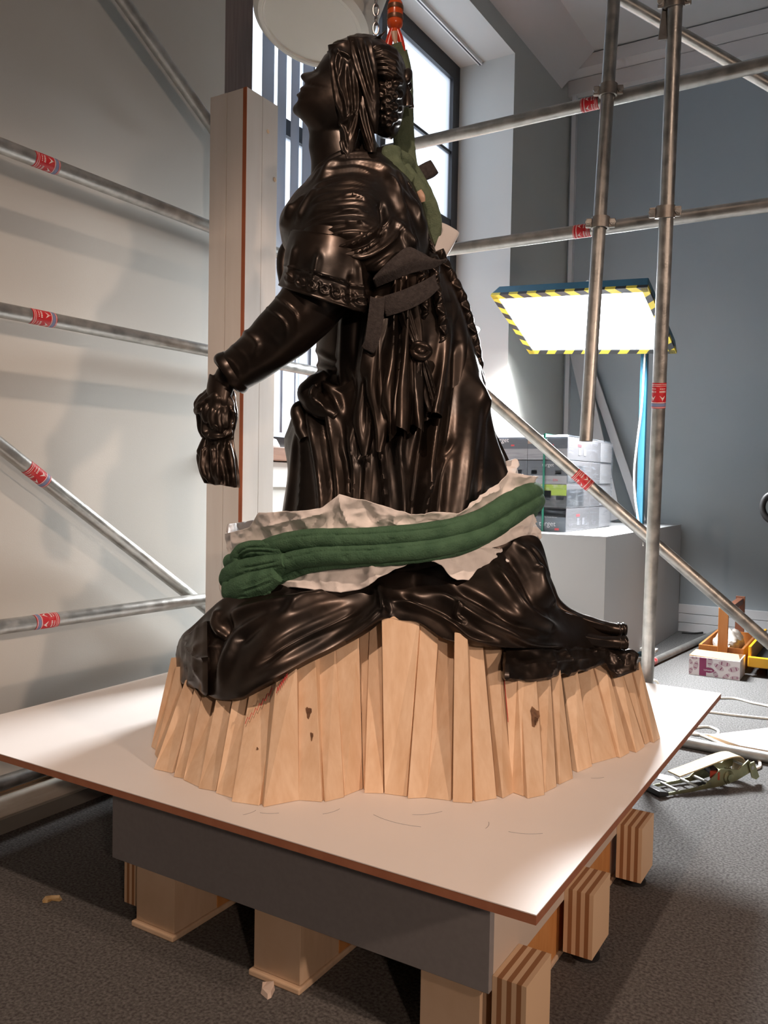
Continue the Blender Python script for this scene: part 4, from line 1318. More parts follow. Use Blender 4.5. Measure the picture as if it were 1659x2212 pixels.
TOCAM = -CF
def finish(name, V, F, mats, parent, strokes=(), noise=(), smooth=True, angle=75, solid=0.0, post=None):
    """V: N x 3 world verts, F: M x 4 faces; sculpt along the normals, then link"""
    V = np.asarray(V, float)
    F = np.asarray(F)
    N = normals(V, F)
    cen_ = V.mean(0)
    if ((V - cen_) * N).sum() < 0:
        F = F[:, ::-1]
        N = -N
    disp = np.zeros(len(V))
    if strokes:
        X, Y, _ = project(V)
        vis = np.clip((N @ TOCAM) * 2.2 + 0.35, 0, 1)
        disp += stroke_field(X, Y, strokes) * vis
    for amp, fr, seed, kind in noise:
        fr = np.array(fr if hasattr(fr, '__len__') else (fr, fr, fr), float)
        n = vnoise(np.stack([(V - cen_) @ CR, (V - cen_) @ CU, (V - cen_) @ CF], 1) * fr, seed)
        if kind == 'ridge':
            n = 1 - 2 * np.abs(n)
        disp += amp * n
    V = V + N * (disp * KPX)[:, None]
    me = bpy.data.meshes.new(name)
    me.from_pydata(V.tolist(), [], F.tolist())
    me.materials.append(mats)
    if smooth:
        me.polygons.foreach_set('use_smooth', [True] * len(me.polygons))
        if angle:
            me.set_sharp_from_angle(angle=math.radians(angle))
    o = bpy.data.objects.new(name, me)
    COL.objects.link(o)
    if parent:
        o.parent = parent
        o.matrix_parent_inverse = Matrix.Translation(-parent.location)
    if solid:
        md = o.modifiers.new('thickness', 'SOLIDIFY')
        md.thickness = solid
        md.offset = -1
    return o

def grid_faces(nr, nc, closed=True):
    i = np.arange(nr - 1)[:, None]
    k = np.arange(nc if closed else nc - 1)[None, :]
    k2 = (k + 1) % nc
    return np.stack([i * nc + k, i * nc + k2, (i + 1) * nc + k2, (i + 1) * nc + k], -1).reshape(-1, 4)

def ext(strokes, f=0.28):
    """run the folds on past both ends so that they do not stop in the open"""
    o = []
    for pts, a, w_, k in strokes:
        P = np.array(pts, float)
        if len(P) > 2 or abs(P[-1, 1] - P[0, 1]) > 60:
            L = np.linalg.norm(np.diff(P, axis=0), axis=1).sum() * f
            e0, e1_ = P[0] - P[1], P[-1] - P[-2]
            P = np.vstack([P[0] + e0 / np.linalg.norm(e0) * L, P, P[-1] + e1_ / np.linalg.norm(e1_) * L])
        o.append((P, a, w_, k))
    return o

def loft(rows, seg=160, step=3.4, expo=1.0, cap=(True, True), fold=None, dy=None):
    """rows: xl, yl, xr, yr, dc, hd  -> closed rings stacked along the part"""
    R = np.array(rows, float)
    mid = np.stack([(R[:, 0] + R[:, 2]) / 2, (R[:, 1] + R[:, 3]) / 2], 1)
    L = np.linalg.norm(np.diff(mid, axis=0), axis=1).sum()
    n = max(8, int(L / step))
    Q = catmull(R, n)
    th = np.linspace(0, 2 * PI, seg, endpoint=False)
    c, s = np.cos(th), np.sin(th)
    ce = np.sign(c) * np.abs(c) ** expo
    se = np.sign(s) * np.abs(s) ** expo
    xc, yc = (Q[:, 0] + Q[:, 2]) / 2, (Q[:, 1] + Q[:, 3]) / 2
    hx, hy = (Q[:, 2] - Q[:, 0]) / 2, (Q[:, 3] - Q[:, 1]) / 2
    k = 1.0
    if fold is not None:
        k = 1.0 + fold(np.linspace(0, 1, n)[:, None], th[None, :])
    X = xc[:, None] + hx[:, None] * ce * k
    Y = yc[:, None] + hy[:, None] * ce * k
    D = Q[:, 4][:, None] + Q[:, 5][:, None] * se * k
    if dy is not None:
        Y = Y + dy(np.linspace(0, 1, n)[:, None], th[None, :])
    V = SPv(X, Y, D).reshape(-1, 3)
    F = grid_faces(n, seg)
    ex, fx = [], []
    for e, on_ in ((0, cap[0]), (n - 1, cap[1])):
        if on_:
            ci = len(V) + len(ex)
            ex.append(V[e * seg:(e + 1) * seg].mean(0))
            for j in range(0, seg, 2):
                fx.append((ci, e * seg + j, e * seg + (j + 1) % seg, e * seg + (j + 2) % seg))
    if ex:
        V = np.vstack([V, ex])
        F = np.vstack([F, np.array(fx)])
    return V, F

def ptube(pts, rad, seg=24, step=3.0, flat=1.0, wave=None):
    """tube through picture points (x, y, d) with radii in picture units"""
    P = np.array([list(p) + [r] for p, r in zip(pts, rad if hasattr(rad, '__len__') else [rad] * len(pts))], float)
    L = np.linalg.norm(np.diff(P[:, :3], axis=0), axis=1).sum()
    n = max(6, int(L / step))
    Q = catmull(P, n)
    C = SPv(Q[:, 0], Q[:, 1], Q[:, 2])
    r = np.maximum(Q[:, 3], 0.3) * KPX
    if wave is not None:
        r = r * wave(np.linspace(0, 1, n))
    T = np.gradient(C, axis=0)
    T /= np.linalg.norm(T, axis=1, keepdims=True)
    V = []
    for i in range(n):
        s = np.cross(T[i], CF)
        if np.linalg.norm(s) < 1e-3:
            s = np.cross(T[i], CU)
        s /= np.linalg.norm(s)
        q = np.cross(s, T[i])
        a = np.linspace(0, 2 * PI, seg, endpoint=False)[:, None]
        V.append(C[i] + r[i] * (np.cos(a) * s + flat * np.sin(a) * q))
    V = np.vstack(V + [C[:1], C[-1:]])
    F = grid_faces(n, seg)
    fx = []
    for e, ci in ((0, n * seg), (n - 1, n * seg + 1)):
        for j in range(0, seg, 2):
            fx.append((ci, e * seg + j, e * seg + (j + 1) % seg, e * seg + (j + 2) % seg))
    return V, np.vstack([F, np.array(fx)])

def merge(parts):
    V, F, k = [], [], 0
    for v, f in parts:
        V.append(v)
        F.append(f + k)
        k += len(v)
    return np.vstack(V), np.vstack(F)

def blob(x, y, d, rx, ry, rd, seg=40, rot=0.0):
    u = np.linspace(0.001, PI - 0.001, seg // 2 + 1)[:, None]
    t = np.linspace(0, 2 * PI, seg, endpoint=False)[None, :]
    a, b, c = np.sin(u) * np.cos(t) * rx, np.cos(u) * ry + 0 * t, np.sin(u) * np.sin(t) * rd
    X = x + a * math.cos(rot) - b * math.sin(rot)
    Y = y + a * math.sin(rot) + b * math.cos(rot)
    return SPv(X, Y, d + c).reshape(-1, 3), grid_faces(seg // 2 + 1, seg)

def bronze_mat():
    m = bpy.data.materials.new('dark_bronze')
    m.use_nodes = True
    nt = m.node_tree
    b = nt.nodes['Principled BSDF']
    tc = nt.nodes.new('ShaderNodeTexCoord')
    n = nt.nodes.new('ShaderNodeTexNoise')
    n.inputs['Scale'].default_value = 9.0
    n.inputs['Detail'].default_value = 6
    r = nt.nodes.new('ShaderNodeValToRGB')
    r.color_ramp.elements[0].position = 0.35
    r.color_ramp.elements[0].color = (0.024, 0.0205, 0.019, 1)
    r.color_ramp.elements[1].position = 0.72
    r.color_ramp.elements[1].color = (0.052, 0.037, 0.029, 1)
    nt.links.new(tc.outputs['Object'], n.inputs['Vector'])
    nt.links.new(n.outputs[0], r.inputs[0])
    nt.links.new(r.outputs[0], b.inputs['Base Color'])
    b.inputs['Metallic'].default_value = 0.75
    n2 = nt.nodes.new('ShaderNodeTexNoise')
    n2.inputs['Scale'].default_value = 35.0
    n2.inputs['Detail'].default_value = 5
    mr = nt.nodes.new('ShaderNodeMapRange')
    mr.inputs[1].default_value = 0.3
    mr.inputs[2].default_value = 0.75
    mr.inputs[3].default_value = 0.29
    mr.inputs[4].default_value = 0.44
    nt.links.new(tc.outputs['Object'], n2.inputs['Vector'])
    nt.links.new(n2.outputs[0], mr.inputs[0])
    nt.links.new(mr.outputs[0], b.inputs['Roughness'])
    b.inputs['Coat Weight'].default_value = 0.12
    b.inputs['Coat Roughness'].default_value = 0.22
    b.inputs['Coat Tint'].default_value = (1.0, 0.86, 0.72, 1)
    bp = nt.nodes.new('ShaderNodeBump')
    bp.inputs['Strength'].default_value = 0.08
    bp.inputs['Distance'].default_value = 0.003
    nt.links.new(n2.outputs[0], bp.inputs['Height'])
    nt.links.new(bp.outputs[0], b.inputs['Normal'])
    return m
M['bronze'] = bronze_mat()
BR = M['bronze']
base_c = SP(900, 1420, 60)
statue = empty('bronze_statue', (float(base_c[0]), float(base_c[1]), 0.50))
tag(statue, 'dark bronze kneeling woman with veiled head thrown back and arm reaching down', 'statue')

# ------------------------------------------------ head: profile turned into a full round head
PROF = [(711, 112), (702, 118), (696, 127), (690, 137), (683, 148), (675, 154), (664, 156), (653, 159), (649, 165), (653, 173), (661, 180), (659, 184), (651, 188), (647, 193), (652, 198), (644, 201), (640, 206), (646, 214), (642, 220), (635, 228), (632, 237), (636, 246), (648, 256), (660, 268), (674, 288), (690, 300), (730, 310), (775, 300), (815, 275), (838, 235), (845, 190), (838, 140), (815, 105), (780, 86), (745, 90), (725, 100)]
HC = np.array([742.0, 196.0])
pr = catmull(PROF + [PROF[0]], 600)
ang = np.arctan2(pr[:, 1] - HC[1], pr[:, 0] - HC[0])
rad = np.hypot(pr[:, 0] - HC[0], pr[:, 1] - HC[1])
NA = 300
AA = np.linspace(-PI, PI, NA, endpoint=False)
o_ = np.argsort(ang)
r0 = np.interp(AA, ang[o_], rad[o_], period=2 * PI)
kern = np.exp(-(np.arange(-30, 31) / 13.0) ** 2)
kern /= kern.sum()
r1 = np.convolve(np.concatenate([r0[-60:], r0, r0[:60]]), kern, 'same')[60:-60]
r1 = np.minimum(r1, r0 + 4)
HW = 70.0
SS = np.sin(np.linspace(-PI / 2 * 0.995, PI / 2 * 0.995, 121))
rows_ = []
for s in SS:
    wprof = math.exp(-(s / 0.20) ** 2)
    wmid = math.exp(-(s / 0.42) ** 2)
    rr = r1 * (1 - abs(s) ** 2.4) ** 0.5 + (r0 - r1) * (0.6 * wprof + 0.4 * wmid)
    # eye sockets, brow and cheek
    eye_a = math.atan2(168 - HC[1], 693 - HC[0])
    da = np.angle(np.exp(1j * (AA - eye_a)))
    rr = rr - 9 * np.exp(-(da / 0.16) ** 2) * math.exp(-((abs(s) - 0.42) / 0.17) ** 2)
    rr = rr + 4 * np.exp(-(da / 0.07) ** 2) * math.exp(-((abs(s) - 0.44) / 0.10) ** 2)
    ch_a = math.atan2(205 - HC[1], 672 - HC[0])
    da2 = np.angle(np.exp(1j * (AA - ch_a)))
    rr = rr + 4 * np.exp(-(da2 / 0.3) ** 2) * math.exp(-((abs(s) - 0.5) / 0.2) ** 2)
    rows_.append(SPv(HC[0] + rr * np.cos(AA), HC[1] + rr * np.sin(AA), s * HW))
HV, HF = np.vstack(rows_), grid_faces(len(SS), NA)
neck = loft([(662, 266, 800, 268, 0, 50), (668, 290, 806, 290, 0, 53), (667, 318, 815, 310, 0, 56), (672, 350, 830, 330, 0, 62), (670, 390, 850, 360, 0, 80), (660, 440, 860, 420, 0, 100)], 96, 5)
chest = loft([(668, 400, 880, 380, 0, 90), (632, 470, 900, 450, 0, 135), (640, 560, 920, 550, 0, 130), (690, 660, 960, 650, 0, 118), (700, 760, 985, 750, 0, 110), (690, 860, 1010, 850, 0, 120)], 96, 8)
arm = ptube([(735, 470, 130), (715, 560, 140), (680, 650, 140), (610, 728, 132), (545, 778, 122), (500, 806, 116), (484, 826, 114)], [52, 52, 48, 42, 34, 27, 24], 32, 5)
armR = ptube([(725, 470, -130), (670, 520, -150), (628, 545, -140), (614, 575, -120), (616, 612, -100)], [48, 40, 28, 18, 14], 28, 5)
palm = loft([(452, 806, 505, 838, 112, 22), (447, 832, 502, 858, 112, 24), (445, 852, 500, 872, 112, 25), (447, 870, 498, 886, 110, 22)], 40, 3)
fingers = []
for k, (x0, y0, x1, y1, x2, y2, dd) in enumerate(((456, 866, 443, 893, 450, 918, 128), (468, 872, 457, 902, 464, 932, 134), (480, 876, 472, 908, 478, 940, 135), (492, 874, 488, 905, 490, 930, 128))):
    fingers.append(ptube([(x0, y0, dd - 18), ((x0 + x1) / 2 - 2, (y0 + y1) / 2, dd - 3), (x1, y1, dd), ((x1 + x2) / 2, (y1 + y2) / 2 + 2, dd - 2), (x2, y2, dd - 14)], [9.5, 9, 8.5, 7.8, 6], 16, 2))
fingers.append(ptube([(462, 842, 92), (444, 856, 84), (432, 876, 84), (430, 896, 92)], [11, 10, 9, 6], 16, 2))
bv, bf = merge([(HV, HF), neck, chest, arm, armR, palm] + fingers)
# weld the overlapping volumes into one continuous skin
me_ = bpy.data.meshes.new('tmp')
me_.from_pydata(bv.tolist(), [], bf.tolist())
ob_ = bpy.data.objects.new('tmp', me_)
COL.objects.link(ob_)
md = ob_.modifiers.new('r', 'REMESH')
md.mode = 'VOXEL'
md.voxel_size = 0.0030
ms = ob_.modifiers.new('s', 'SMOOTH')
ms.iterations = 1
bpy.context.view_layer.update()
me2 = bpy.data.meshes.new_from_object(ob_.evaluated_get(bpy.context.evaluated_depsgraph_get()))
bpy.data.objects.remove(ob_, do_unlink=True)
me2.name = 'body'
me2.materials.clear()
me2.materials.append(BR)
me2.polygons.foreach_set('use_smooth', [True] * len(me2.polygons))
body = bpy.data.objects.new('body', me2)
COL.objects.link(body)
body.parent = statue
body.matrix_parent_inverse = Matrix.Translation(-statue.location)

# ------------------------------------------------ gown (bodice and skirt)
gown_rows = [(690, 400, 880, 375, 0, 92), (640, 470, 912, 440, 0, 138), (640, 560, 944, 540, 0, 134), (690, 650, 985, 640, 0, 126), (684, 740, 1012, 720, 0, 122),
             (688, 800, 1028, 790, 0, 128), (664, 858, 1042, 848, 0, 142), (622, 930, 1066, 925, 0, 160), (616, 960, 1078, 955, 0, 168), (622, 1020, 1102, 1010, 0, 180), (606, 1100, 1112, 1085, 6, 196), (590, 1180, 1128, 1150, 12, 200), (600, 1262, 1110, 1230, 20, 176)]
gown_fold = lambda v, th: 0.022 * np.clip(v * 1.6 - 0.5, 0, 1) * np.sin(17 * th + 5 * np.sin(2.1 * th + 3 * v)) * (np.sin(th) < 0.2)
GS = [([(851, 650), (845, 776), (826, 907)], 15, 9, 'r'), ([(876, 655), (873, 776), (868, 925)], 15, 8, 'r'), ([(806, 700), (785, 840), (767, 935)], 14, 12, 'r'),
      ([(826, 690), (806, 800), (795, 890)], 9, 7, 'r'), ([(893, 690), (895, 800), (900, 905)], 8, 7, 'r'),
      ([(985, 690), (1010, 776), (1022, 848), (1018, 930), (1007, 1045), (995, 1120)], 16, 15, 'r'), ([(962, 735), (950, 840), (937, 945), (926, 1040), (915, 1120)], 20, 11, 'r'),
      ([(940, 780), (922, 880), (905, 980), (890, 1090)], -14, 10, 'r'), ([(985, 800), (975, 900), (960, 1010), (950, 1100)], -15, 12, 'r'),
      ([(1030, 740), (1036, 850), (1040, 940), (1036, 1060)], 10, 7, 'c'), ([(1024, 850), (1060, 924), (1086, 1010), (1100, 1090)], 13, 9, 'r'), ([(1044, 860), (1072, 950), (1098, 1030)], -10, 6, 'r'),
      ([(972, 970), (942, 1025), (925, 1070)], 9, 8, 'r'), ([(795, 985), (792, 1050), (785, 1130)], 12, 6, 'r'), ([(823, 975), (831, 1050), (835, 1140)], 12, 6, 'r'), ([(764, 980), (766, 1060), (760, 1130)], 11, 8, 'r'), ([(858, 960), (870, 1040), (876, 1130)], 9, 9, 'r'),
      ([(672, 905), (688, 985), (697, 1060), (700, 1130)], 15, 10, 'r'), ([(648, 900), (655, 985), (652, 1060), (645, 1130)], 8, 5, 'c'), ([(640, 960), (632, 1040), (622, 1110)], 9, 7, 'r'),
      ([(710, 900), (722, 985), (733, 1060), (735, 1130)], 13, 13, 'r'), ([(688, 870), (706, 960), (716, 1050)], -12, 9, 'r'), ([(742, 900), (748, 990), (750, 1080)], -12, 9, 'r'),
      ([(690, 820), (720, 850), (742, 900), (752, 960)], 12, 10, 'r'), ([(692, 790), (735, 800), (770, 790)], 7, 7, 'r'), ([(690, 760), (730, 780), (770, 760)], 6, 6, 'r'), ([(700, 830), (740, 840), (775, 815)], 6, 6, 'r'),
      ([(790, 985), (775, 1000)], 6, 6, 'r'), ([(606, 930), (650, 890), (690, 870)], 7, 6, 'r')]
V, F = loft(gown_rows, 300, 3.2, fold=gown_fold)
finish('gown', V, F, BR, statue, ext(GS), [(1.6, (16, 4, 16), 3, 'n')])

# over-tunic with ruffled hem
tun_rows = [(735, 600, 960, 590, 20, 130), (722, 660, 980, 650, 20, 134), (712, 740, 1000, 722, 18, 136), (716, 800, 1004, 790, 22, 144), (728, 860, 998, 835, 26, 156), (740, 920, 988, 868, 28, 166), (750, 992, 976, 886, 28, 176)]
tun_fold = lambda v, th: (0.010 + 0.085 * v ** 2.5) * np.sin(19 * th + 2.2 * np.sin(3 * th + 1.3)) * np.clip(v * 1.5, 0, 1)
TS = [([(853, 630), (846, 776), (828, 925)], 13, 8, 'r'), ([(877, 640), (874, 776), (869, 930)], 14, 7, 'r'), ([(806, 690), (785, 840), (768, 960)], 15, 11, 'r'),
      ([(828, 690), (808, 800), (797, 935)], 9, 7, 'r'), ([(865, 680), (860, 800), (850, 930)], -10, 6, 'r'), ([(893, 690), (896, 800), (905, 905)], 8, 7, 'r'),
      ([(985, 670), (1010, 776), (1022, 848)], 14, 14, 'r'), ([(962, 725), (950, 840), (940, 900)], 15, 10, 'r'), ([(925, 770), (925, 850), (925, 900)], -9, 8, 'r'), ([(985, 760), (982, 860)], -10, 9, 'r'),
      ([(745, 700), (742, 800), (752, 900)], 10, 12, 'r'), ([(770, 690), (762, 800), (765, 890)], -8, 9, 'r'), ([(1028, 730), (1034, 850)], 9, 7, 'c')]
V, F = loft(tun_rows, 300, 3.0, cap=(True, False), fold=tun_fold, dy=lambda v, th: v ** 4 * (11 * np.sin(19 * th + 2.2 * np.sin(3 * th + 1.3) + 0.9) + 8 * np.sin(7 * th)))
finish('over_tunic', V, F, BR, statue, ext(TS), [(1.4, (18, 4, 18), 5, 'n')])

# shawl bunched over the shoulders
sh_rows = [(700, 338, 832, 316, 0, 60), (672, 378, 868, 350, 4, 100), (634, 420, 893, 388, 10, 142), (606, 466, 912, 436, 16, 172), (607, 508, 926, 488, 20, 186), (622, 548, 934, 532, 22, 184), (668, 580, 926, 562, 24, 166), (700, 590, 905, 580, 24, 140)]
SS_ = []
for i in range(13):                          # curved gathers over the shoulder
    y0 = 386 + 10.6 * i
    x0 = 668 - 2.0 * i if i < 7 else 654 + 3 * (i - 7)
    w_ = 1 + 0.5 * math.sin(i * 2.7)
    SS_.append(([(x0, y0 + 30), (x0 + 38, y0 + 10 + 3 * math.sin(i * 1.9)), (755, y0 + 2 * math.cos(i * 2.3)), (790, y0 + 5), (818 + 3 * math.sin(i), y0 + 17)], 5.5 + 2.8 * math.sin(i * 3.1), 3.3 + 1.1 * w_, 'r'))
SS_ += [([(664, 400), (700, 372), (745, 348), (790, 340), (838, 350)], 7, 3.5, 'r'), ([(684, 396), (722, 376), (768, 368), (820, 378)], 6, 3.5, 'r'), ([(640, 500), (690, 528), (740, 545), (790, 538), (835, 505)], 7, 3.5, 'r'), ([(650, 530), (705, 557), (765, 580), (810, 572), (852, 548)], 7, 3.5, 'r'),
       ([(850, 372), (880, 425), (905, 490)], 6, 3.2, 'r'), ([(832, 380), (856, 420), (872, 470)], 6, 3.5, 'r'), ([(866, 440), (890, 500), (905, 540)], 6, 3.5, 'r'), ([(618, 488), (632, 452), (662, 418)], 6, 3.5, 'r'),
       ([(628, 502), (662, 521), (721, 534), (780, 521), (822, 491), (856, 464)], 13, 6, 'r'),
       ([(626, 510), (695, 545), (759, 573), (792, 584), (847, 560), (866, 546)], 13, 5, 'r'), ([(687, 523), (746, 548), (792, 553), (843, 523), (868, 480)], 11, 6, 'r'), ([(640, 480), (660, 440), (690, 405)], 8, 5, 'r'),
       ([(676, 400), (721, 367), (771, 357), (830, 367), (866, 403)], 13, 7, 'r'), ([(668, 388), (715, 350), (760, 328), (808, 312)], 12, 6, 'r'), ([(690, 390), (750, 345), (805, 335), (845, 350)], 8, 5, 'r'),
       ([(822, 367), (866, 422), (904, 473), (923, 523)], 12, 8, 'r'), ([(842, 362), (884, 412), (914, 470)], 9, 6, 'r'), ([(838, 395), (862, 450), (880, 510), (888, 560)], 11, 8, 'r'), ([(820, 430), (828, 470), (822, 520)], -13, 8, 'r'),
       ([(612, 500), (618, 470), (640, 440)], 8, 6, 'r'), ([(850, 470), (880, 520), (900, 550)], 8, 6, 'r'), ([(735, 430), (770, 428), (800, 440)], 5, 4, 'r'), ([(745, 485), (790, 485)], 5, 4, 'r'), ([(730, 455), (790, 458)], 4, 4, 'r'), ([(640, 535), (700, 565), (760, 592)], 8, 5, 'r')]
V, F = loft(sh_rows, 320, 2.8)
finish('shawl', V, F, BR, statue, SS_, [(1.2, (14, 26, 14), 6, 'n')])
# fringe tufts along the back edge of the shawl
fr = []
for i in range(16):
    x, y = 880 + 3.4 * i, 395 + 9.5 * i
    fr.append(ptube([(x, y, 96 - 2 * i), (x + 7, y + 10, 98 - 2 * i), (x + 9 + 3 * math.sin(i), y + 22, 94 - 2 * i)], [4.5, 3.6, 1.5], 8, 3))
V, F = merge(fr)
o = finish('shawl_fringe', V, F, BR, statue)
o['kind'] = 'stuff'

# wide cape sleeve with embossed border
cs_rows = [(628, 498, 818, 520, 116, 92), (616, 540, 815, 572, 120, 100), (612, 585, 806, 625, 124, 102), (601, 616, 796, 678, 126, 104)]
CS = [([(640, 525), (622, 620)], 7, 6, 'r'), ([(690, 540), (672, 640)], 6, 8, 'r'), ([(770, 550), (780, 640), (782, 680)], 9, 6, 'r'), ([(758, 590), (763, 670)], -7, 6, 'r'), ([(604, 572), (690, 594), (800, 628)], 5, 2.6, 'r'), ([(598, 617), (690, 648), (798, 680)], 6, 3, 'r')]
for k in range(7):
    x = 626 + 25 * k
    y = 601 + 8.0 * k
    r = 12.0
    CS.append(([(x + r * (1 - 0.07 * q) * math.cos(a), y + r * (1 - 0.07 * q) * math.sin(a)) for q, a in enumerate(np.linspace(0.3, 7.2, 11))], 4.0, 2.4, 'r'))
    CS.append(([(x + 12, y + 10), (x + 17, y - 2), (x + 12, y - 10)], 3.5, 2.6, 'r'))
V, F = loft(cs_rows, 280, 2.2, cap=(True, False))
finish('cape_sleeve', V, F, BR, statue, CS, [(1.0, (26, 30, 26), 9, 'n')], solid=0.004)

# close sleeve of the forearm, cuff
SL_ = []
for k in range(9):
    t = 0.08 + 0.105 * k
    cx_, cy_ = 716 - 236 * t + 5 * math.sin(k * 5.1), 590 + 222 * t + 4 * math.cos(k * 3.7)
    w_ = 60 - 22 * t
    SL_.append(([(cx_ - 0.66 * w_, cy_ - 0.80 * w_), (cx_ + 0.10 * w_ + 6, cy_ - 0.06 * w_), (cx_ + (0.62 if k % 2 else 0.2) * w_ + 14 * math.sin(k * 1.7), cy_ + 0.72 * w_)], 2.6 + 2.2 * math.sin(k * 2.3), 5 + 2.5 * math.sin(k * 1.3), 'r'))
V, F = ptube([(725, 520, 132), (705, 600, 140), (662, 668, 140), (600, 730, 132), (545, 775, 124), (505, 802, 118), (492, 811, 116)], [66, 68, 63, 55, 47, 42, 40], 120, 2.8)
finish('sleeve', V, F, BR, statue, SL_, [(1.5, 22, 11, 'n')])
V, F = ptube([(512, 797, 118), (501, 805, 117), (494, 810, 116), (489, 814, 116)], [43, 47, 46, 38], 72, 1.5)
finish('cuff', V, F, BR, statue)

# bunch of cloth held in the hand
hc_rows = [(446, 842, 490, 832, 104, 20), (426, 862, 505, 850, 106, 30), (419, 880, 509, 872, 104, 32), (430, 905, 507, 905, 104, 30), (432, 935, 505, 930, 104, 30), (446, 957, 502, 952, 104, 24), (430, 978, 504, 975, 104, 26), (432, 1005, 507, 1000, 104, 28), (441, 1030, 512, 1026, 104, 28), (447, 1044, 513, 1053, 104, 26)]
hfold = lambda v, th: (0.06 + 0.13 * v) * np.sin(9 * th + 2 * np.sin(2 * th)) + 0.06 * np.sin(23 * v + 4 * th) * (v < 0.55)
HS = [([(440, 960), (436, 1000), (446, 1040)], 6, 4, 'r'), ([(459, 955), (462, 1000), (465, 1044)], 8, 5, 'r'), ([(477, 955), (478, 1000), (480, 1050)], -7, 3, 'r'), ([(492, 955), (500, 1000), (506, 1050)], 8, 5, 'r'), ([(470, 955), (471, 1010), (474, 1045)], 5, 3, 'r'),
      ([(424, 880), (440, 868), (455, 860)], 6, 4, 'r'), ([(421, 892), (440, 885)], 5, 4, 'r'), ([(495, 875), (505, 900), (500, 930)], 7, 5, 'r'), ([(440, 935), (470, 945), (500, 935)], 8, 5, 'r'), ([(447, 910), (475, 925)], 5, 4, 'r')]
V, F = loft(hc_rows, 140, 2.2, fold=hfold)
finish('held_cloth', V, F, BR, statue, HS, [(2.0, 55, 13, 'n')])
V, F = loft([(437, 945, 450, 945, 112, 6), (428, 965, 446, 968, 114, 6), (425, 978, 442, 985, 114, 5), (438, 1000, 446, 1002, 112, 4)], 24, 2)
finish('held_cloth_tip', V, F, BR, statue)

# gathered cloth at the waist front
V, F = merge([ptube([(705, 812, 60), (682, 830, 72), (668, 852, 80), (690, 880, 100), (728, 905, 120)], [14, 20, 24, 22, 14], 40, 2.5), ptube([(690, 880, 60), (655, 876, 66), (643, 886, 70), (648, 915, 80), (660, 950, 96)], [10, 11, 13, 16, 12], 32, 2.5), ptube([(645, 878, 60), (638, 881, 62), (634, 878, 62)], [7, 4, 1], 16, 2)])
finish('gathered_cloth', V, F, BR, statue, [([(690, 822), (672, 850), (690, 880)], 7, 4, 'r'), ([(700, 835), (684, 856), (706, 890)], 5, 4, 'r')], [(2.2, 45, 15, 'n')])

# sash, knot, tasselled ends
V, F = merge([ptube([(868, 655, 150), (880, 700, 154), (897, 745, 156)], [17, 13, 10], 40, 2.5, 0.5), ptube([(893, 650, 148), (902, 700, 152), (906, 745, 156)], [10, 9, 8], 30, 2.5, 0.6)])
finish('sash', V, F, BR, statue, [([(862, 660), (878, 705), (895, 748)], 5, 2.5, 'r'), ([(872, 655), (886, 705), (900, 745)], 5, 2.5, 'r'), ([(880, 655), (893, 700), (903, 740)], 4, 2.5, 'r')])
V, F = merge([ptube([(892, 758, 160), (900, 745, 168), (918, 748, 168), (926, 760, 160), (914, 772, 168), (898, 768, 168), (892, 758, 160)], 8, 20, 2), blob(908, 758, 164, 15, 13, 14, 28)])
finish('sash_knot', V, F, BR, statue)
for pts, r in (([(905, 770, 160), (900, 820, 158), (895, 865, 162), (894, 893, 164)], [7, 10, 15, 19]), ([(915, 770, 158), (926, 820, 156), (933, 865, 158), (937, 890, 160)], [6, 9, 13, 15])):
    V, F = ptube(pts, r, 48, 2.2, 0.5)
    c = pts[-1][0]
    finish('sash_end', V, F, BR, statue, [([(905 + (c - 905) * 0.2 + q, 780), (c + q * 2, 890)], 5, 2.5, 'r') for q in (-6, 0, 6)])

# long plaits
def plait(pts, r, n, name):
    V, F = ptube(pts, r, 24, 1.6, 0.8, wave=lambda t: 0.86 + 0.24 * np.abs(np.sin(n * PI * t)))
    st = []
    P = catmull([(p[0], p[1]) for p in pts], n + 1)
    for i in range(n):
        a, b_ = P[i], P[i + 1]
        e = (b_ - a) / (np.linalg.norm(b_ - a) + 1e-9)
        q = np.array([-e[1], e[0]]) * (9 if i % 2 else -9)
        st.append(([a + q, (a + b_) / 2, b_ - q], 4, 3, 'r'))
    return finish(name, V, F, BR, statue, st, [(1.2, 70, 17, 'n')])
plait([(936, 552, 96), (940, 600, 118), (950, 660, 128), (958, 705, 126), (952, 748, 122)], [11, 10, 10, 9, 4], 9, 'plait')
plait([(948, 540, 40), (968, 585, 30), (996, 640, 22), (1016, 700, 14), (1030, 760, 8), (1038, 820, 4), (1049, 872, 2)], [10, 11, 11, 10, 10, 9, 4], 14, 'plait')
plait([(905, 560, 124), (912, 610, 138), (918, 660, 140), (915, 690, 138)], [9, 9, 8, 4], 7, 'plait')

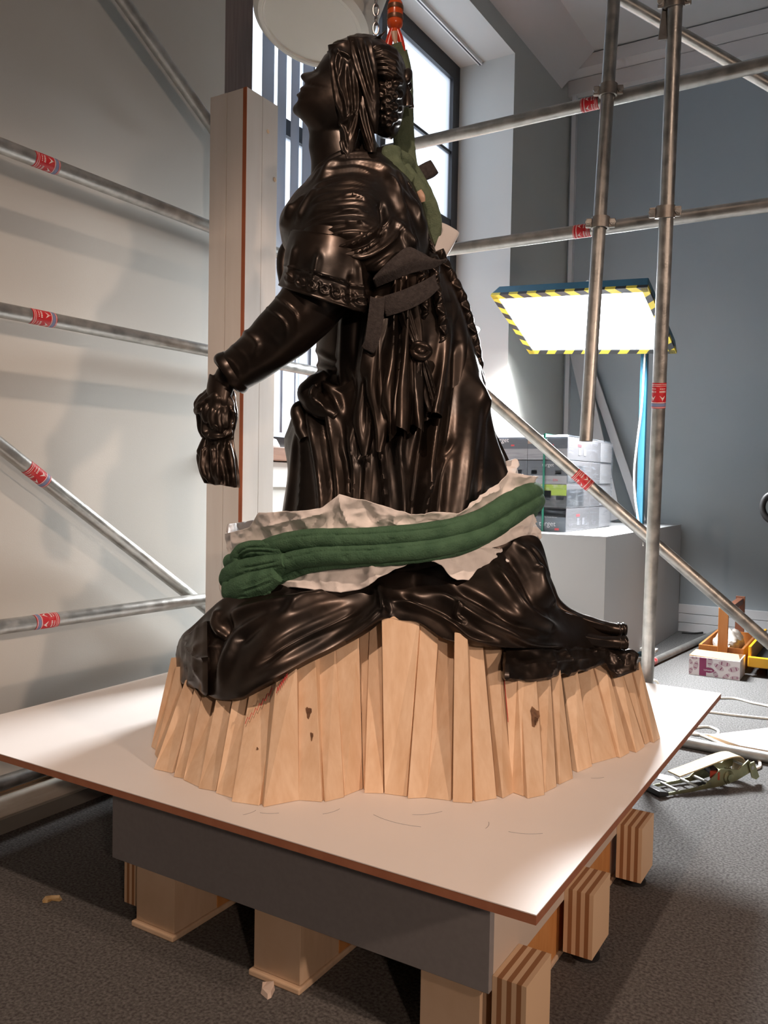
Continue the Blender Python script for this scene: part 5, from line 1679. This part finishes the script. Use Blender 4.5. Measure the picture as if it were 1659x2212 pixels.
# ------------------------------------------------ hair, veil, bow
hair_rows = [(786, 86, 812, 92, 0, 30), (782, 104, 846, 104, 0, 56), (786, 130, 868, 126, 0, 68), (790, 160, 878, 160, 0, 72), (796, 195, 878, 198, 0, 70), (802, 230, 872, 232, 0, 62), (805, 260, 866, 262, 0, 52), (812, 284, 858, 288, 0, 38), (822, 298, 848, 300, 0, 16)]
HRS = []
for k in range(6):
    y = 106 + 12 * k
    HRS.append(([(792, y + 14), (815, y - 2), (840, y), (866, y + 20)], 7, 4, 'r'))
for k in range(24):
    x = 806 + (k % 6) * 11
    y = 182 + (k // 6) * 26 + 6 * math.sin(k * 2.2)
    HRS.append(([(x - 5, y - 7), (x + 4, y - 6), (x + 6, y + 3), (x - 1, y + 8), (x - 6, y + 2)], 3.6, 3.2, 'r'))
HRS += [([(804, 258), (806, 280), (816, 293)], 8, 4, 'r'), ([(815, 255), (818, 282), (826, 296)], 8, 4, 'r'), ([(800, 168), (830, 172), (866, 172)], -9, 4, 'r')]
V, F = loft(hair_rows, 200, 2.0)
finish('hair', V, F, BR, statue, HRS, [(1.3, 60, 19, 'ridge')])
V, F = merge([blob(879, 166, 10, 12, 19, 16, 32, 0.2), blob(884, 186, -6, 7, 10, 10, 24), ptube([(876, 185, 8), (876, 205, 10), (880, 230, 10)], [7, 10, 11], 24, 2, 0.5), ptube([(874, 188, -8), (884, 210, -10), (889, 233, -10)], [5, 6, 5], 20, 2, 0.5)])
finish('hair_bow', V, F, BR, statue, (), [(2.0, 80, 21, 'n')])
cap_rows = [(706, 112, 722, 96, 0, 34), (712, 134, 752, 80, 0, 58), (722, 150, 775, 72, 0, 70), (745, 160, 800, 74, 0, 74), (770, 165, 826, 84, 0, 70), (790, 160, 838, 98, 0, 58)]
CPS = [([(712, 104), (740, 92), (770, 100)], 6, 4, 'r'), ([(722, 116), (745, 104), (760, 120)], 5, 4, 'r'), ([(755, 78), (768, 110), (790, 160)], 8, 4, 'r'), ([(770, 76), (785, 110), (800, 160)], 7, 4, 'r'), ([(785, 80), (800, 110), (812, 150)], 6, 4, 'r')]
V, F = loft(cap_rows, 140, 2.2)
finish('headscarf', V, F, BR, statue, CPS, [(1.5, 60, 23, 'n')])
veil_rows = [(708, 98, 770, 82, 52, 22), (712, 128, 776, 118, 62, 22), (719, 165, 782, 160, 66, 22), (725, 205, 786, 205, 66, 21), (729, 245, 784, 245, 64, 20), (733, 285, 776, 285, 66, 18), (737, 318, 768, 322, 74, 15), (741, 340, 756, 342, 82, 8)]
VS = [([(716, 110), (722, 160), (730, 215), (736, 250)], 9, 4, 'r'), ([(735, 105), (728, 140), (737, 190), (740, 215)], 8, 3.5, 'r'), ([(742, 130), (738, 175), (748, 225), (750, 262)], 8, 4, 'r'), ([(752, 140), (758, 200), (760, 250), (752, 290)], 9, 4, 'r'), ([(765, 150), (772, 210), (768, 262), (760, 300)], 8, 4, 'r'), ([(720, 108), (745, 118), (760, 130)], 7, 4, 'r'), ([(735, 270), (755, 258), (770, 240)], 6, 4, 'r'), ([(738, 300), (742, 325), (748, 336)], 6, 3, 'r'), ([(730, 260), (745, 285), (750, 320)], 5, 3, 'r')]
V, F = loft(veil_rows, 120, 2.0)
finish('veil_front', V, F, BR, statue, VS, [(1.2, 70, 25, 'n')])
v2 = [(750, 78, 802, 80, 58, 20), (756, 108, 806, 106, 66, 22), (766, 145, 812, 140, 72, 22), (778, 185, 818, 180, 74, 20), (790, 225, 820, 220, 72, 17), (800, 262, 818, 262, 66, 12), (806, 288, 816, 290, 58, 7)]
V, F = loft(v2, 110, 2.0)
finish('veil_band', V, F, BR, statue, [([(754, 82), (770, 140), (796, 220), (808, 285)], 7, 3.5, 'r'), ([(768, 80), (784, 140), (804, 215)], 7, 3.5, 'r'), ([(784, 82), (796, 135), (810, 195)], 6, 3.5, 'r'), ([(796, 84), (804, 120), (814, 170)], 6, 3, 'r')], [(1.0, 70, 27, 'n')])
v3 = [(770, 205, 800, 210, 62, 15), (772, 245, 802, 250, 66, 16), (778, 280, 808, 285, 72, 15), (788, 310, 813, 314, 80, 12), (794, 328, 812, 328, 86, 8)]
V, F = loft(v3, 90, 2.0)
finish('veil_end', V, F, BR, statue, [([(776, 220), (784, 265), (800, 320)], 6, 3, 'r'), ([(788, 230), (796, 275), (807, 318)], 6, 3, 'r')])
V, F = loft([(792, 96, 822, 74, 10, 24), (812, 92, 832, 66, 4, 18), (826, 78, 838, 60, 0, 8)], 60, 1.6)
finish('veil_fold', V, F, BR, statue, (), [(1.2, 70, 29, 'n')])

# ------------------------------------------------ trailing drapery over the rock base
slat_px = []
for B0, B1, T0, T1 in bots:
    for q in (T0, T1):
        x, y, z = project(q)
        slat_px.append((x, (ZS - z) / KPX))
slat_px = np.array(sorted(slat_px))
_pc = np.polyfit((slat_px[:, 0] - 880) / 500, slat_px[:, 1], 6)
def d_edge(x):
    return np.polyval(_pc, (np.asarray(x, float) - 880) / 500) + 26
UT = [(381, 1412), (390, 1378), (415, 1352), (455, 1316), (480, 1296), (540, 1262), (620, 1228), (760, 1205), (900, 1200), (1000, 1195), (1080, 1178), (1130, 1158), (1165, 1165), (1183, 1222), (1191, 1285), (1215, 1318), (1270, 1336), (1345, 1352)]
LT = [(381, 1424), (388, 1464), (420, 1484), (470, 1511), (520, 1508), (545, 1497), (600, 1460), (660, 1425), (720, 1395), (790, 1358), (826, 1336), (868, 1342), (905, 1348), (960, 1382), (1020, 1392), (1085, 1398), (1150, 1402), (1250, 1402), (1345, 1400)]
def column_loft(UT, LT, x0, x1, dfun, back=0.75, step=3.2, seg=150, bulge=1.0, topd=0.58, endw=26.0):
    n = int((x1 - x0) / step)
    xs = np.linspace(x0, x1, n)
    U = catmull(UT, 600)
    Lw = catmull(LT, 600)
    yt = np.interp(xs, U[:, 0], U[:, 1])
    yb = np.interp(xs, Lw[:, 0], Lw[:, 1])
    dF = dfun(xs)
    half = seg // 2
    v = np.linspace(0, 1, half)
    front_y = v ** 0.9
    front_d = topd + (1 - topd) * np.sin(v * PI / 2) ** 1.15
    Y = np.concatenate([front_y, front_y[::-1]])
    Dn = np.concatenate([front_d, -back * front_d[::-1]])
    X = np.repeat(xs[:, None], len(Y), 1)
    YY = yt[:, None] + (yb - yt)[:, None] * Y[None]
    ends = np.clip(np.minimum(xs - x0, x1 - xs) / endw, 0, 1) ** 0.5
    DD = dF[:, None] * Dn[None] * ends[:, None]
    V = SPv(X, YY, DD).reshape(-1, 3)
    F = grid_faces(n, len(Y))
    ex, fx = [], []
    m = len(Y)
    for e in (0, n - 1):
        ci = len(V) + len(ex)
        ex.append(V[e * m:(e + 1) * m].mean(0))
        for j in range(0, m - 1, 2):
            fx.append((ci, e * m + j, e * m + j + 1, e * m + (j + 2) % m))
    return np.vstack([V, ex]), np.vstack([F, np.array(fx)])
TRS = [([(835, 1270), (824, 1321), (758, 1374), (638, 1441), (519, 1500)], 16, 14, 'r'), ([(824, 1275), (731, 1282), (625, 1297), (532, 1318), (460, 1360)], 12, 12, 'r'), ([(690, 1290), (610, 1320), (520, 1372), (490, 1430), (470, 1500)], 14, 12, 'r'), ([(800, 1300), (720, 1340), (610, 1395), (540, 1450)], -12, 12, 'r'),
       ([(640, 1300), (560, 1350), (500, 1400)], -12, 11, 'r'), ([(480, 1310), (470, 1350), (485, 1385)], 14, 8, 'r'), ([(500, 1320), (492, 1360), (470, 1400), (465, 1460)], -14, 7, 'r'), ([(455, 1330), (440, 1400), (440, 1470)], 9, 10, 'r'), ([(400, 1380), (430, 1400), (470, 1395)], 8, 7, 'c'), ([(395, 1400), (410, 1450), (440, 1480)], 8, 7, 'c'),
       ([(831, 1300), (890, 1306), (957, 1333), (1016, 1378), (1076, 1390)], 14, 9, 'r'), ([(900, 1275), (970, 1300), (1045, 1345), (1120, 1375), (1190, 1385)], 15, 12, 'r'), ([(850, 1280), (930, 1312), (1000, 1352)], -11, 8, 'r'), ([(960, 1260), (1040, 1300), (1110, 1345), (1170, 1365)], -13, 10, 'r'),
       ([(1109, 1165), (1150, 1215), (1180, 1285), (1205, 1325)], 14, 9, 'r'), ([(1085, 1190), (1130, 1245), (1160, 1300), (1195, 1335)], -13, 10, 'r'), ([(1060, 1215), (1095, 1262), (1140, 1320), (1210, 1365)], 15, 11, 'r'), ([(1135, 1170), (1165, 1205), (1186, 1262)], 7, 5, 'r'), ([(1150, 1225), (1172, 1240)], 6, 6, 'r'),
       ([(1000, 1300), (985, 1330), (1010, 1350)], 6, 6, 'r'), ([(1090, 1370), (1140, 1392), (1220, 1396)], 8, 5, 'r'), ([(820, 1262), (826, 1300), (835, 1330)], 12, 7, 'r')]
tr_d = lambda x: d_edge(x) + 4 * np.sin(x / 61.0)
V, F = column_loft(UT, LT, 381, 1345, tr_d)
finish('trailing_drapery', V, F, BR, statue, TRS, [(2.5, 12, 31, 'n')])
# rock
UK = [(1083, 1384), (1140, 1384), (1200, 1388), (1260, 1392), (1310, 1398), (1345, 1402), (1366, 1408), (1379, 1424)]
LK = [(1083, 1464), (1130, 1468), (1180, 1463), (1250, 1448), (1300, 1431), (1315, 1446), (1330, 1456), (1355, 1450), (1380, 1446)]
V, F = column_loft(UK, LK, 1084, 1380, lambda x: d_edge(x) + 20 + 6 * np.sin(x / 23.0), topd=0.78, endw=7.0)
finish('rock_base', V, F, BR, statue, [([(1100, 1400), (1180, 1410), (1250, 1402), (1310, 1412)], 6, 5, 'c'), ([(1120, 1440), (1200, 1430), (1290, 1422)], 5, 6, 'c'), ([(1160, 1398), (1164, 1404)], -9, 4, 'r'), ([(1200, 1400), (1230, 1430)], 5, 5, 'c'), ([(1320, 1410), (1345, 1440)], 6, 6, 'c')], [(6.0, 17, 33, 'ridge'), (2.0, 45, 34, 'ridge')], angle=25)
V, F = column_loft([(379, 1420), (388, 1385), (415, 1362), (450, 1345), (475, 1360)], [(379, 1430), (388, 1466), (420, 1487), (450, 1500), (475, 1505)], 380, 474, lambda x: d_edge(x) + 22, topd=0.7)
finish('rock_base', V, F, BR, statue, [([(400, 1390), (430, 1420), (460, 1425)], 6, 6, 'c'), ([(430, 1380), (425, 1440), (440, 1480)], 6, 6, 'c')], [(4.0, 24, 35, 'ridge')], angle=28)
# two rolled hems that run out to the right, with banded ends
for pts, rr in (([(1140, 1180, 60), (1176, 1270, 60), (1208, 1318, 56), (1270, 1345, 48), (1320, 1358, 40), (1350, 1360, 36)], [20, 20, 17, 14, 13, 13]), ([(1085, 1235, 100), (1140, 1320, 96), (1200, 1360, 86), (1270, 1382, 72), (1320, 1388, 62), (1352, 1388, 58)], [22, 20, 17, 14, 13, 14])):
    V, F = ptube(pts, rr, 40, 2.4)
    finish('rolled_hem', V, F, BR, statue, [([(pts[2][0], pts[2][1] - 4), (pts[3][0], pts[3][1] - 4), (pts[4][0], pts[4][1] - 4)], 4, 3, 'r')], [(1.2, 40, 37, 'n')])
    x, y, d = pts[-1]
    V, F = ptube([(x - 18, y, d), (x - 14, y, d), (x - 9, y, d), (x - 4, y, d), (x + 2, y, d)], [13.5, 15.5, 13.5, 15.5, 13], 32, 1.2)
    finish('hem_band', V, F, BR, statue, (), [(1.0, 150, 38, 'n')])

# ================================================================== protective wrapping, slings, hoist
def fabric(name, col, col2, bump=0.6, bscale=260, rough=0.9, rib=None):
    return mat(name, col, rough, 0, col2, 30, bump=bump, bscale=bscale, spec=0.15)
M['sling'] = fabric('green_sling_fabric', (0.062, 0.135, 0.080), (0.085, 0.175, 0.105))
M['sling_pale'] = fabric('worn_green_sling_fabric', (0.085, 0.115, 0.075), (0.12, 0.155, 0.10))
M['paper'] = mat('white_wrapping_paper', (0.88, 0.845, 0.825), 0.75, 0, (0.85, 0.81, 0.79), 6, bump=0.35, bscale=45, spec=0.2)
M['felt'] = mat('grey_felt_pad', (0.042, 0.037, 0.037), 0.95, 0, (0.06, 0.053, 0.052), 120, bump=0.5, bscale=300, spec=0.1)
M['felt_pale'] = mat('pale_foam_pad', (0.52, 0.50, 0.49), 0.8)

# crumpled paper around the hips: a loop in plan, high at the back
NPHI, NV = 460, 90
ph = np.linspace(0, 2 * PI, NPHI, endpoint=False)
px = 828 - 318 * np.cos(ph) * (1 + 0.03 * np.sin(3 * ph))
pd = 8 + 232 * np.sin(ph)
top = np.array([(508, 1150), (545, 1140), (568, 1106), (640, 1100), (700, 1094), (738, 1063), (775, 1075), (840, 1090), (905, 1106), (985, 1106), (1010, 1080), (1040, 1060), (1076, 1034), (1086, 1018), (1118, 1024), (1148, 1028)], float)
bot = np.array([(508, 1300), (560, 1286), (640, 1271), (740, 1281), (800, 1266), (850, 1232), (905, 1208), (945, 1225), (975, 1256), (1045, 1254), (1100, 1216), (1135, 1172), (1148, 1158)], float)
yt = np.interp(px, top[:, 0], top[:, 1])
yb = np.interp(px, bot[:, 0], bot[:, 1])
hidden = np.sin(ph) < 0
yt = np.where(hidden, np.interp(px, [508, 1148], [1130, 1040]), yt)
yb = np.where(hidden, np.interp(px, [508, 1148], [1270, 1130]), yb)
v = np.linspace(0, 1, NV)
flare = 1 + 0.07 * np.abs(2 * v - 1) ** 1.6
X = 828 + (px[None] - 828) * (1 + 0.025 * np.abs(2 * v - 1) ** 2)[:, None]
Y = yt[None] + (yb - yt)[None] * v[:, None]
D = pd[None] * flare[:, None]
V = SPv(X, Y, D).reshape(-1, 3)
F = grid_faces(NV, NPHI)
PS = []
for k in range(46):
    x = RNG.uniform(530, 1120)
    y = np.interp(x, [520, 1140], [RNG.uniform(1115, 1285), RNG.uniform(1040, 1200)])
    a = RNG.uniform(-1.2, 1.2)
    L = RNG.uniform(18, 60)
    PS.append(([(x - L * math.cos(a), y - L * math.sin(a)), (x + RNG.uniform(-6, 6), y + RNG.uniform(-6, 6)), (x + L * math.cos(a), y + L * math.sin(a))], RNG.uniform(-9, 11), RNG.uniform(5, 11), 'c'))
PS += [([(738, 1065), (745, 1100), (762, 1140)], 14, 9, 'c'), ([(775, 1076), (800, 1105), (810, 1135)], -12, 12, 'r'), ([(560, 1140), (640, 1120), (720, 1100)], 9, 9, 'c'), ([(860, 1092), (850, 1125), (900, 1128)], 9, 8, 'c'), ([(990, 1110), (1030, 1075), (1080, 1050)], 10, 7, 'c')]
finish('wrapping_paper', V, F, M['paper'], None, PS, [(11, (9, 12, 9), 41, 'ridge'), (6, (22, 26, 22), 42, 'ridge'), (2.2, 60, 43, 'ridge')], angle=40, solid=0.0012)
wpaper = bpy.data.objects['wrapping_paper']
tag(wpaper, 'crumpled white protective paper wrapped around the statue hips under the sling', 'paper')
for pts, rr in (([(1120, 1040, 60), (1140, 1036, 52), (1156, 1030, 46)], [16, 10, 2]), ([(1118, 1160, 70), (1140, 1150, 60), (1162, 1152, 50), (1168, 1162, 48)], [18, 14, 9, 3]), ([(1090, 1030, 40), (1104, 1012, 30), (1116, 1000, 20)], [14, 12, 8]), ([(1060, 1240, 150), (1100, 1215, 120), (1112, 1190, 110)], [14, 18, 12]), ([(500, 1290, 60), (482, 1275, 60), (474, 1262, 58)], [12, 8, 3])):
    V, F = ptube(pts, rr, 40, 2.0, 0.5)
    finish('paper_flap', V, F, M['paper'], wpaper, (), [(5, (26, 30, 26), 45, 'ridge'), (2.5, 70, 46, 'ridge')], angle=45)
V, F = loft([(1066, 1052, 1120, 1036, 0, 30), (1072, 1034, 1118, 1020, 0, 34), (1078, 1012, 1112, 1000, 0, 36), (1082, 1000, 1110, 992, 0, 36)], 60, 2)
tag(finish('felt_pad', V, F, M['felt_pale'], None, (), [(2, 30, 47, 'n')]), 'pale rolled felt pad at the back of the skirt above the paper', 'pad')

# green round sling around the hips: two rolls and a bulky loop at the front
sl_ = empty('hip_sling', tuple(SP(828, 1180, 240)))
tag(sl_, 'green padded round sling wrapped tightly around the statue hips', 'sling')
def sling_loop(front, r, name='sling_roll', lift=0.0):
    pts = [(x, y, 10 + (258 + lift) * math.sqrt(max(0.0, 1 - ((x - 828) / 338) ** 2))) for x, y in front]
    bk = [(x, y + 10, -(245) * math.sqrt(max(0.0, 1 - ((x - 828) / 338) ** 2))) for x, y in front[::-1]]
    V, F = ptube(pts + bk, r, 44, 3.0)
    st = []
    P = catmull(front, 60)
    st.append(([(p[0], p[1] - 9) for p in P[4:56:6]], -3.0, 2.2, 'r'))
    for k in range(30):
        q = P[RNG.integers(2, 58)]
        st.append(([(q[0] - 9, q[1] - RNG.uniform(-14, 14)), (q[0] + 9, q[1] + RNG.uniform(-14, 14))], RNG.uniform(-2.4, 1.6), 3.2, 'r'))
    return finish(name, V, F, M['sling'], sl_, st, [(1.6, (9, 40, 9), 51, 'n'), (0.8, 70, 52, 'n')])
sling_loop([(500, 1215), (545, 1196), (600, 1176), (660, 1166), (740, 1162), (830, 1158), (920, 1150), (990, 1138), (1050, 1115), (1105, 1080), (1150, 1062)], 19)
sling_loop([(505, 1270), (570, 1250), (620, 1216), (680, 1202), (760, 1196), (850, 1192), (940, 1182), (1020, 1162), (1080, 1132), (1125, 1098), (1155, 1080)], 19, lift=3)
sling_loop([(515, 1285), (590, 1262), (640, 1236), (700, 1221), (780, 1214), (860, 1210), (940, 1200), (1010, 1182), (1070, 1152), (1125, 1114), (1152, 1098)], 10, lift=-8)
for pts, rr in (([(612, 1190, 214), (565, 1186, 190), (530, 1188, 168), (513, 1202, 150), (526, 1217, 160), (560, 1216, 186)], [13, 16, 17, 15, 15, 14]),
                ([(620, 1212, 226), (560, 1226, 196), (518, 1234, 164), (496, 1246, 138), (490, 1262, 124)], [15, 22, 23, 20, 12]),
                ([(600, 1240, 222), (566, 1258, 206), (530, 1270, 182), (504, 1274, 158), (494, 1258, 140)], [16, 25, 28, 24, 14]),
                ([(584, 1268, 212), (546, 1286, 192), (516, 1290, 170), (500, 1280, 150)], [14, 20, 20, 14])):
    V, F = ptube(pts, rr, 44, 2.6, 0.85)
    st = []
    P = catmull([(p[0], p[1]) for p in pts], 30)
    st.append(([(p[0], p[1] - 5) for p in P[3:27:4]], -5, 2.2, 'r'))
    st.append(([(p[0] + 2, p[1] + 6) for p in P[3:27:4]], -4.5, 2.2, 'r'))
    finish('sling_knot', V, F, M['sling'], sl_, st, [(3.0, 18, 53, 'n'), (1.2, 50, 54, 'ridge')])

# lifting sling from the hook down to the shoulders
ls = empty('lifting_sling', tuple(SP(870, 300, 0)))
tag(ls, 'green lifting sling hanging from the hook behind the bronze head', 'sling')
for pts, rr, nm, fl in (([(857, 95, -60), (864, 130, -66), (870, 200, -66), (871, 270, -62), (874, 330, -50), (884, 372, -30)], [12, 18, 22, 23, 24, 22], 'sling_strand', 0.55),
                    ([(874, 110, -68), (882, 160, -74), (884, 240, -74), (880, 330, -62), (892, 390, -40)], [7, 9, 10, 12, 12], 'sling_strand', 0.6),
                    ([(846, 322, 40), (846, 352, 44), (862, 380, 46), (884, 398, 40)], [20, 22, 22, 20], 'sling_strand', 0.8),
                    ([(850, 335, 30), (872, 352, 10), (884, 366, -10)], [16, 22, 20], 'sling_strand', 0.8),
                    ([(868, 365, 36), (896, 402, 34), (920, 442, 26), (934, 480, 14), (930, 520, 8), (915, 545, 20)], [18, 20, 21, 20, 18, 14], 'sling_strand', 0.7),
                    ([(884, 350, -30), (912, 400, -34), (934, 450, -36), (942, 490, -34), (934, 528, -26)], [12, 14, 14, 13, 12], 'sling_strand', 0.8)):
    V, F = ptube(pts, rr, 40, 2.6, fl)
    P = catmull([(p[0], p[1]) for p in pts], 24)
    st = [([(p[0] + q, p[1]) for p in P[2:22:3]], -2.6, 2.2, 'r') for q in (-7, 1, 8)]
    finish(nm, V, F, M['sling_pale'], ls, st, [(1.4, (30, 12, 30), 55, 'n'), (0.9, 80, 56, 'n')])

# felt pads that keep the slings off the bronze
def sheet(pts_rows, name, m, label, th=0.006, n=40, noise=((1.5, 20, 61, 'n'),)):
    R = np.array([catmull(r, n) for r in pts_rows])
    C = np.array([catmull(R[:, k], n) for k in range(n)])       # n x n x 3
    V = SPv(C[..., 0], C[..., 1], C[..., 2]).reshape(-1, 3)
    o = finish(name, V, grid_faces(n, n, False), m, None, (), noise, solid=th)
    return tag(o, label, 'pad')
sheet([[(808, 596, 190), (850, 556, 200), (880, 534, 196), (905, 542, 182), (930, 558, 160), (944, 572, 140)], [(806, 604, 194), (852, 580, 206), (885, 560, 204), (910, 560, 192), (940, 562, 164), (964, 560, 140)], [(812, 622, 176), (850, 606, 190), (885, 592, 190), (915, 584, 178), (940, 578, 158), (966, 562, 136)]], 'felt_pad', M['felt'], 'dark grey felt pad curling over the near shoulder below the shawl')
sheet([[(828, 640, 178), (860, 630, 184), (890, 618, 180), (920, 604, 168), (940, 592, 156)], [(830, 668, 176), (860, 660, 182), (892, 648, 178), (922, 632, 166), (944, 612, 154)], [(834, 684, 172), (862, 676, 178), (894, 664, 174), (924, 646, 162), (950, 622, 150)]], 'felt_pad', M['felt'], 'dark felt strip running back from the arm under the curled pad')
sheet([[(800, 640, 180), (816, 644, 182), (832, 640, 180)], [(794, 690, 178), (812, 696, 180), (828, 690, 178)], [(788, 732, 174), (804, 740, 176), (818, 742, 174)], [(780, 750, 168), (800, 762, 170), (808, 764, 168)]], 'felt_pad', M['felt'], 'dark felt strip hanging down below the near armpit')
sheet([[(940, 478, -10), (950, 500, 10), (938, 540, 30), (925, 566, 40)], [(962, 484, -18), (966, 506, 0), (955, 536, 20), (942, 560, 34)], [(989, 500, -26), (984, 516, -12), (972, 538, 6), (960, 558, 20)], [(990, 508, -30), (980, 530, -18), (968, 552, -2), (960, 566, 10)]], 'felt_pad', M['felt_pale'], 'pale stiff foam pad sticking out behind the shoulder blade')
V, F = ptube([(884, 392, -80), (905, 378, -84), (925, 368, -86), (938, 360, -86)], [16, 18, 19, 17], 36, 2.0, 0.5)
tag(finish('felt_pad', V, F, M['felt'], None, (), [(1.5, 30, 63, 'n')]), 'rolled brown felt pad behind the lifting sling near the window', 'pad')
V, F = ptube([(905, 412, 60), (911, 424, 58), (914, 436, 54)], [6, 7, 5], 16, 2, 0.5)
tag(finish('cardboard_scrap', V, F, M['tape_brown'], None), 'small scrap of brown card tucked under the lifting sling', 'card')

# hoist: chain, hook block, hook
M['hook_red'] = mat('red_hook_enamel', (0.62, 0.035, 0.012), 0.3, 0.0, (0.5, 0.03, 0.01), 12, coat=0.4)
M['hook_orange'] = mat('orange_hook_enamel', (0.72, 0.10, 0.02), 0.25, coat=0.4)
M['hook_brown'] = mat('worn_block_brown', (0.16, 0.07, 0.035), 0.35, 0.3)
M['chain'] = mat('chain_steel', (0.30, 0.30, 0.31), 0.35, 0.9)
hz = -66
hkb = empty('hoist_hook', tuple(SP(852, 20, hz)))
tag(hkb, 'red orange hoist hook block hanging above the bronze head', 'hook')
hb0 = SP(853, 60, hz)
k_ = KPX
prof = [(0, 62), (13, 60), (17, 52), (18, 46), (18, 8), (16, 2), (9, -4), (8, -14), (0, -14)]
MB().lathe([(r * k_ * 0.98, h * k_) for r, h in prof], tuple(hb0), 36).build('hook_block', M['hook_orange'], hkb, smooth=True, angle=35)
for h in (42, 20):
    MB().lathe([(18.4 * k_, (h - 5) * k_), (18.6 * k_, (h - 4) * k_), (18.6 * k_, (h + 4) * k_), (18.4 * k_, (h + 5) * k_)], tuple(hb0), 36).build('block_band', M['hook_brown'], hkb, smooth=True)
MB().lathe([(13 * k_, 58 * k_), (8 * k_, 70 * k_), (7 * k_, 100 * k_), (3 * k_, 110 * k_), (3 * k_, 900 * k_), (0, 900 * k_)], tuple(hb0), 24).build('shank', M['hook_brown'], hkb, smooth=True)
V, F = merge([ptube([(848, 64, hz), (842, 84, hz), (838, 104, hz), (841, 124, hz), (852, 140, hz), (864, 138, hz)], [7, 8, 9, 9, 9, 6], 24, 2), ptube([(858, 64, hz), (864, 82, hz), (869, 104, hz), (869, 128, hz), (862, 140, hz)], [6, 7, 7, 7, 6], 24, 2)])
finish('hook', V, F, M['hook_red'], hkb)
V, F = ptube([(851, 68, hz + 6), (853, 84, hz + 6), (856, 98, hz + 6)], [8, 6, 3], 20, 2, 0.4)
finish('safety_latch', V, F, M['tape_brown'], hkb)
ch = empty('hoist_chain', tuple(SP(812, 40, hz)))
tag(ch, 'steel link chain hanging down beside the hook above the head', 'chain')
for i in range(34):
    y0 = 62 - 20 * i
    c = [(812 + 1.2 * i * 0 + (6.0 * math.cos(a) if i % 2 == 0 else 1.2 * math.cos(a)), y0 + 13 * math.sin(a) , hz + (0 if i % 2 == 0 else 6.0 * math.cos(a))) for a in np.linspace(0, 2 * PI, 20, endpoint=False)]
    MB().tube([tuple(SP(*q)) for q in c], 2.1 * KPX, 8, closed=True).build('link', M['chain'], ch, smooth=True)

# white plastic chain bucket hanging above, seen from below
def bucket_mat():
    m = mat('white_plastic', (0.74, 0.73, 0.67), 0.3, 0, (0.78, 0.77, 0.71), 5)
    b = m.node_tree.nodes['Principled BSDF']
    b.inputs['Subsurface Weight'].default_value = 0.15
    b.inputs['Subsurface Radius'].default_value = (0.02, 0.02, 0.015)
    b.inputs['Subsurface Scale'].default_value = 0.5
    return m
M['bucket'] = bucket_mat()
ax = np.array([CF[0], CF[1], 0]) * 0.26 + CR * 0.24 + np.array([0, 0, 1.0])
ax /= np.linalg.norm(ax)
cb0 = atd(670, 58, 2.34)
s1 = np.cross(ax, [0, 1, 0])
s1 /= np.linalg.norm(s1)
s2 = np.cross(ax, s1)
bk = empty('chain_bucket', tuple(cb0))
tag(bk, 'white plastic bucket hanging overhead, its round bottom seen from below', 'bucket')
RB = 0.168
def ring_mesh(prof, seg=72):
    mb = MB()
    v = []
    for r, h in prof:
        for k in range(seg):
            a = 2 * PI * k / seg
            v.append(cb0 + ax * h + r * (math.cos(a) * s1 + math.sin(a) * s2))
    f = [(i * seg + k, i * seg + (k + 1) % seg, (i + 1) * seg + (k + 1) % seg, (i + 1) * seg + k) for i in range(len(prof) - 1) for k in range(seg)]
    mb.add(v, f)
    return mb
ring_mesh([(0.0005, 0.006), (RB * 0.80, 0.006), (RB * 0.84, 0.0), (RB * 0.90, 0.0), (RB, 0.012), (RB * 1.03, 0.03), (RB * 1.16, 0.40), (RB * 1.14, 0.40), (RB * 1.0, 0.03), (0.0005, 0.014)]).build('bucket_shell', M['bucket'], bk, smooth=True, angle=35)
ring_mesh([(RB * 0.80, 0.0055), (RB * 0.815, 0.001), (RB * 0.83, 0.001), (RB * 0.84, 0.0055)]).build('bottom_ring', M['bucket'], bk, smooth=True)
# red pencil marks on the slats
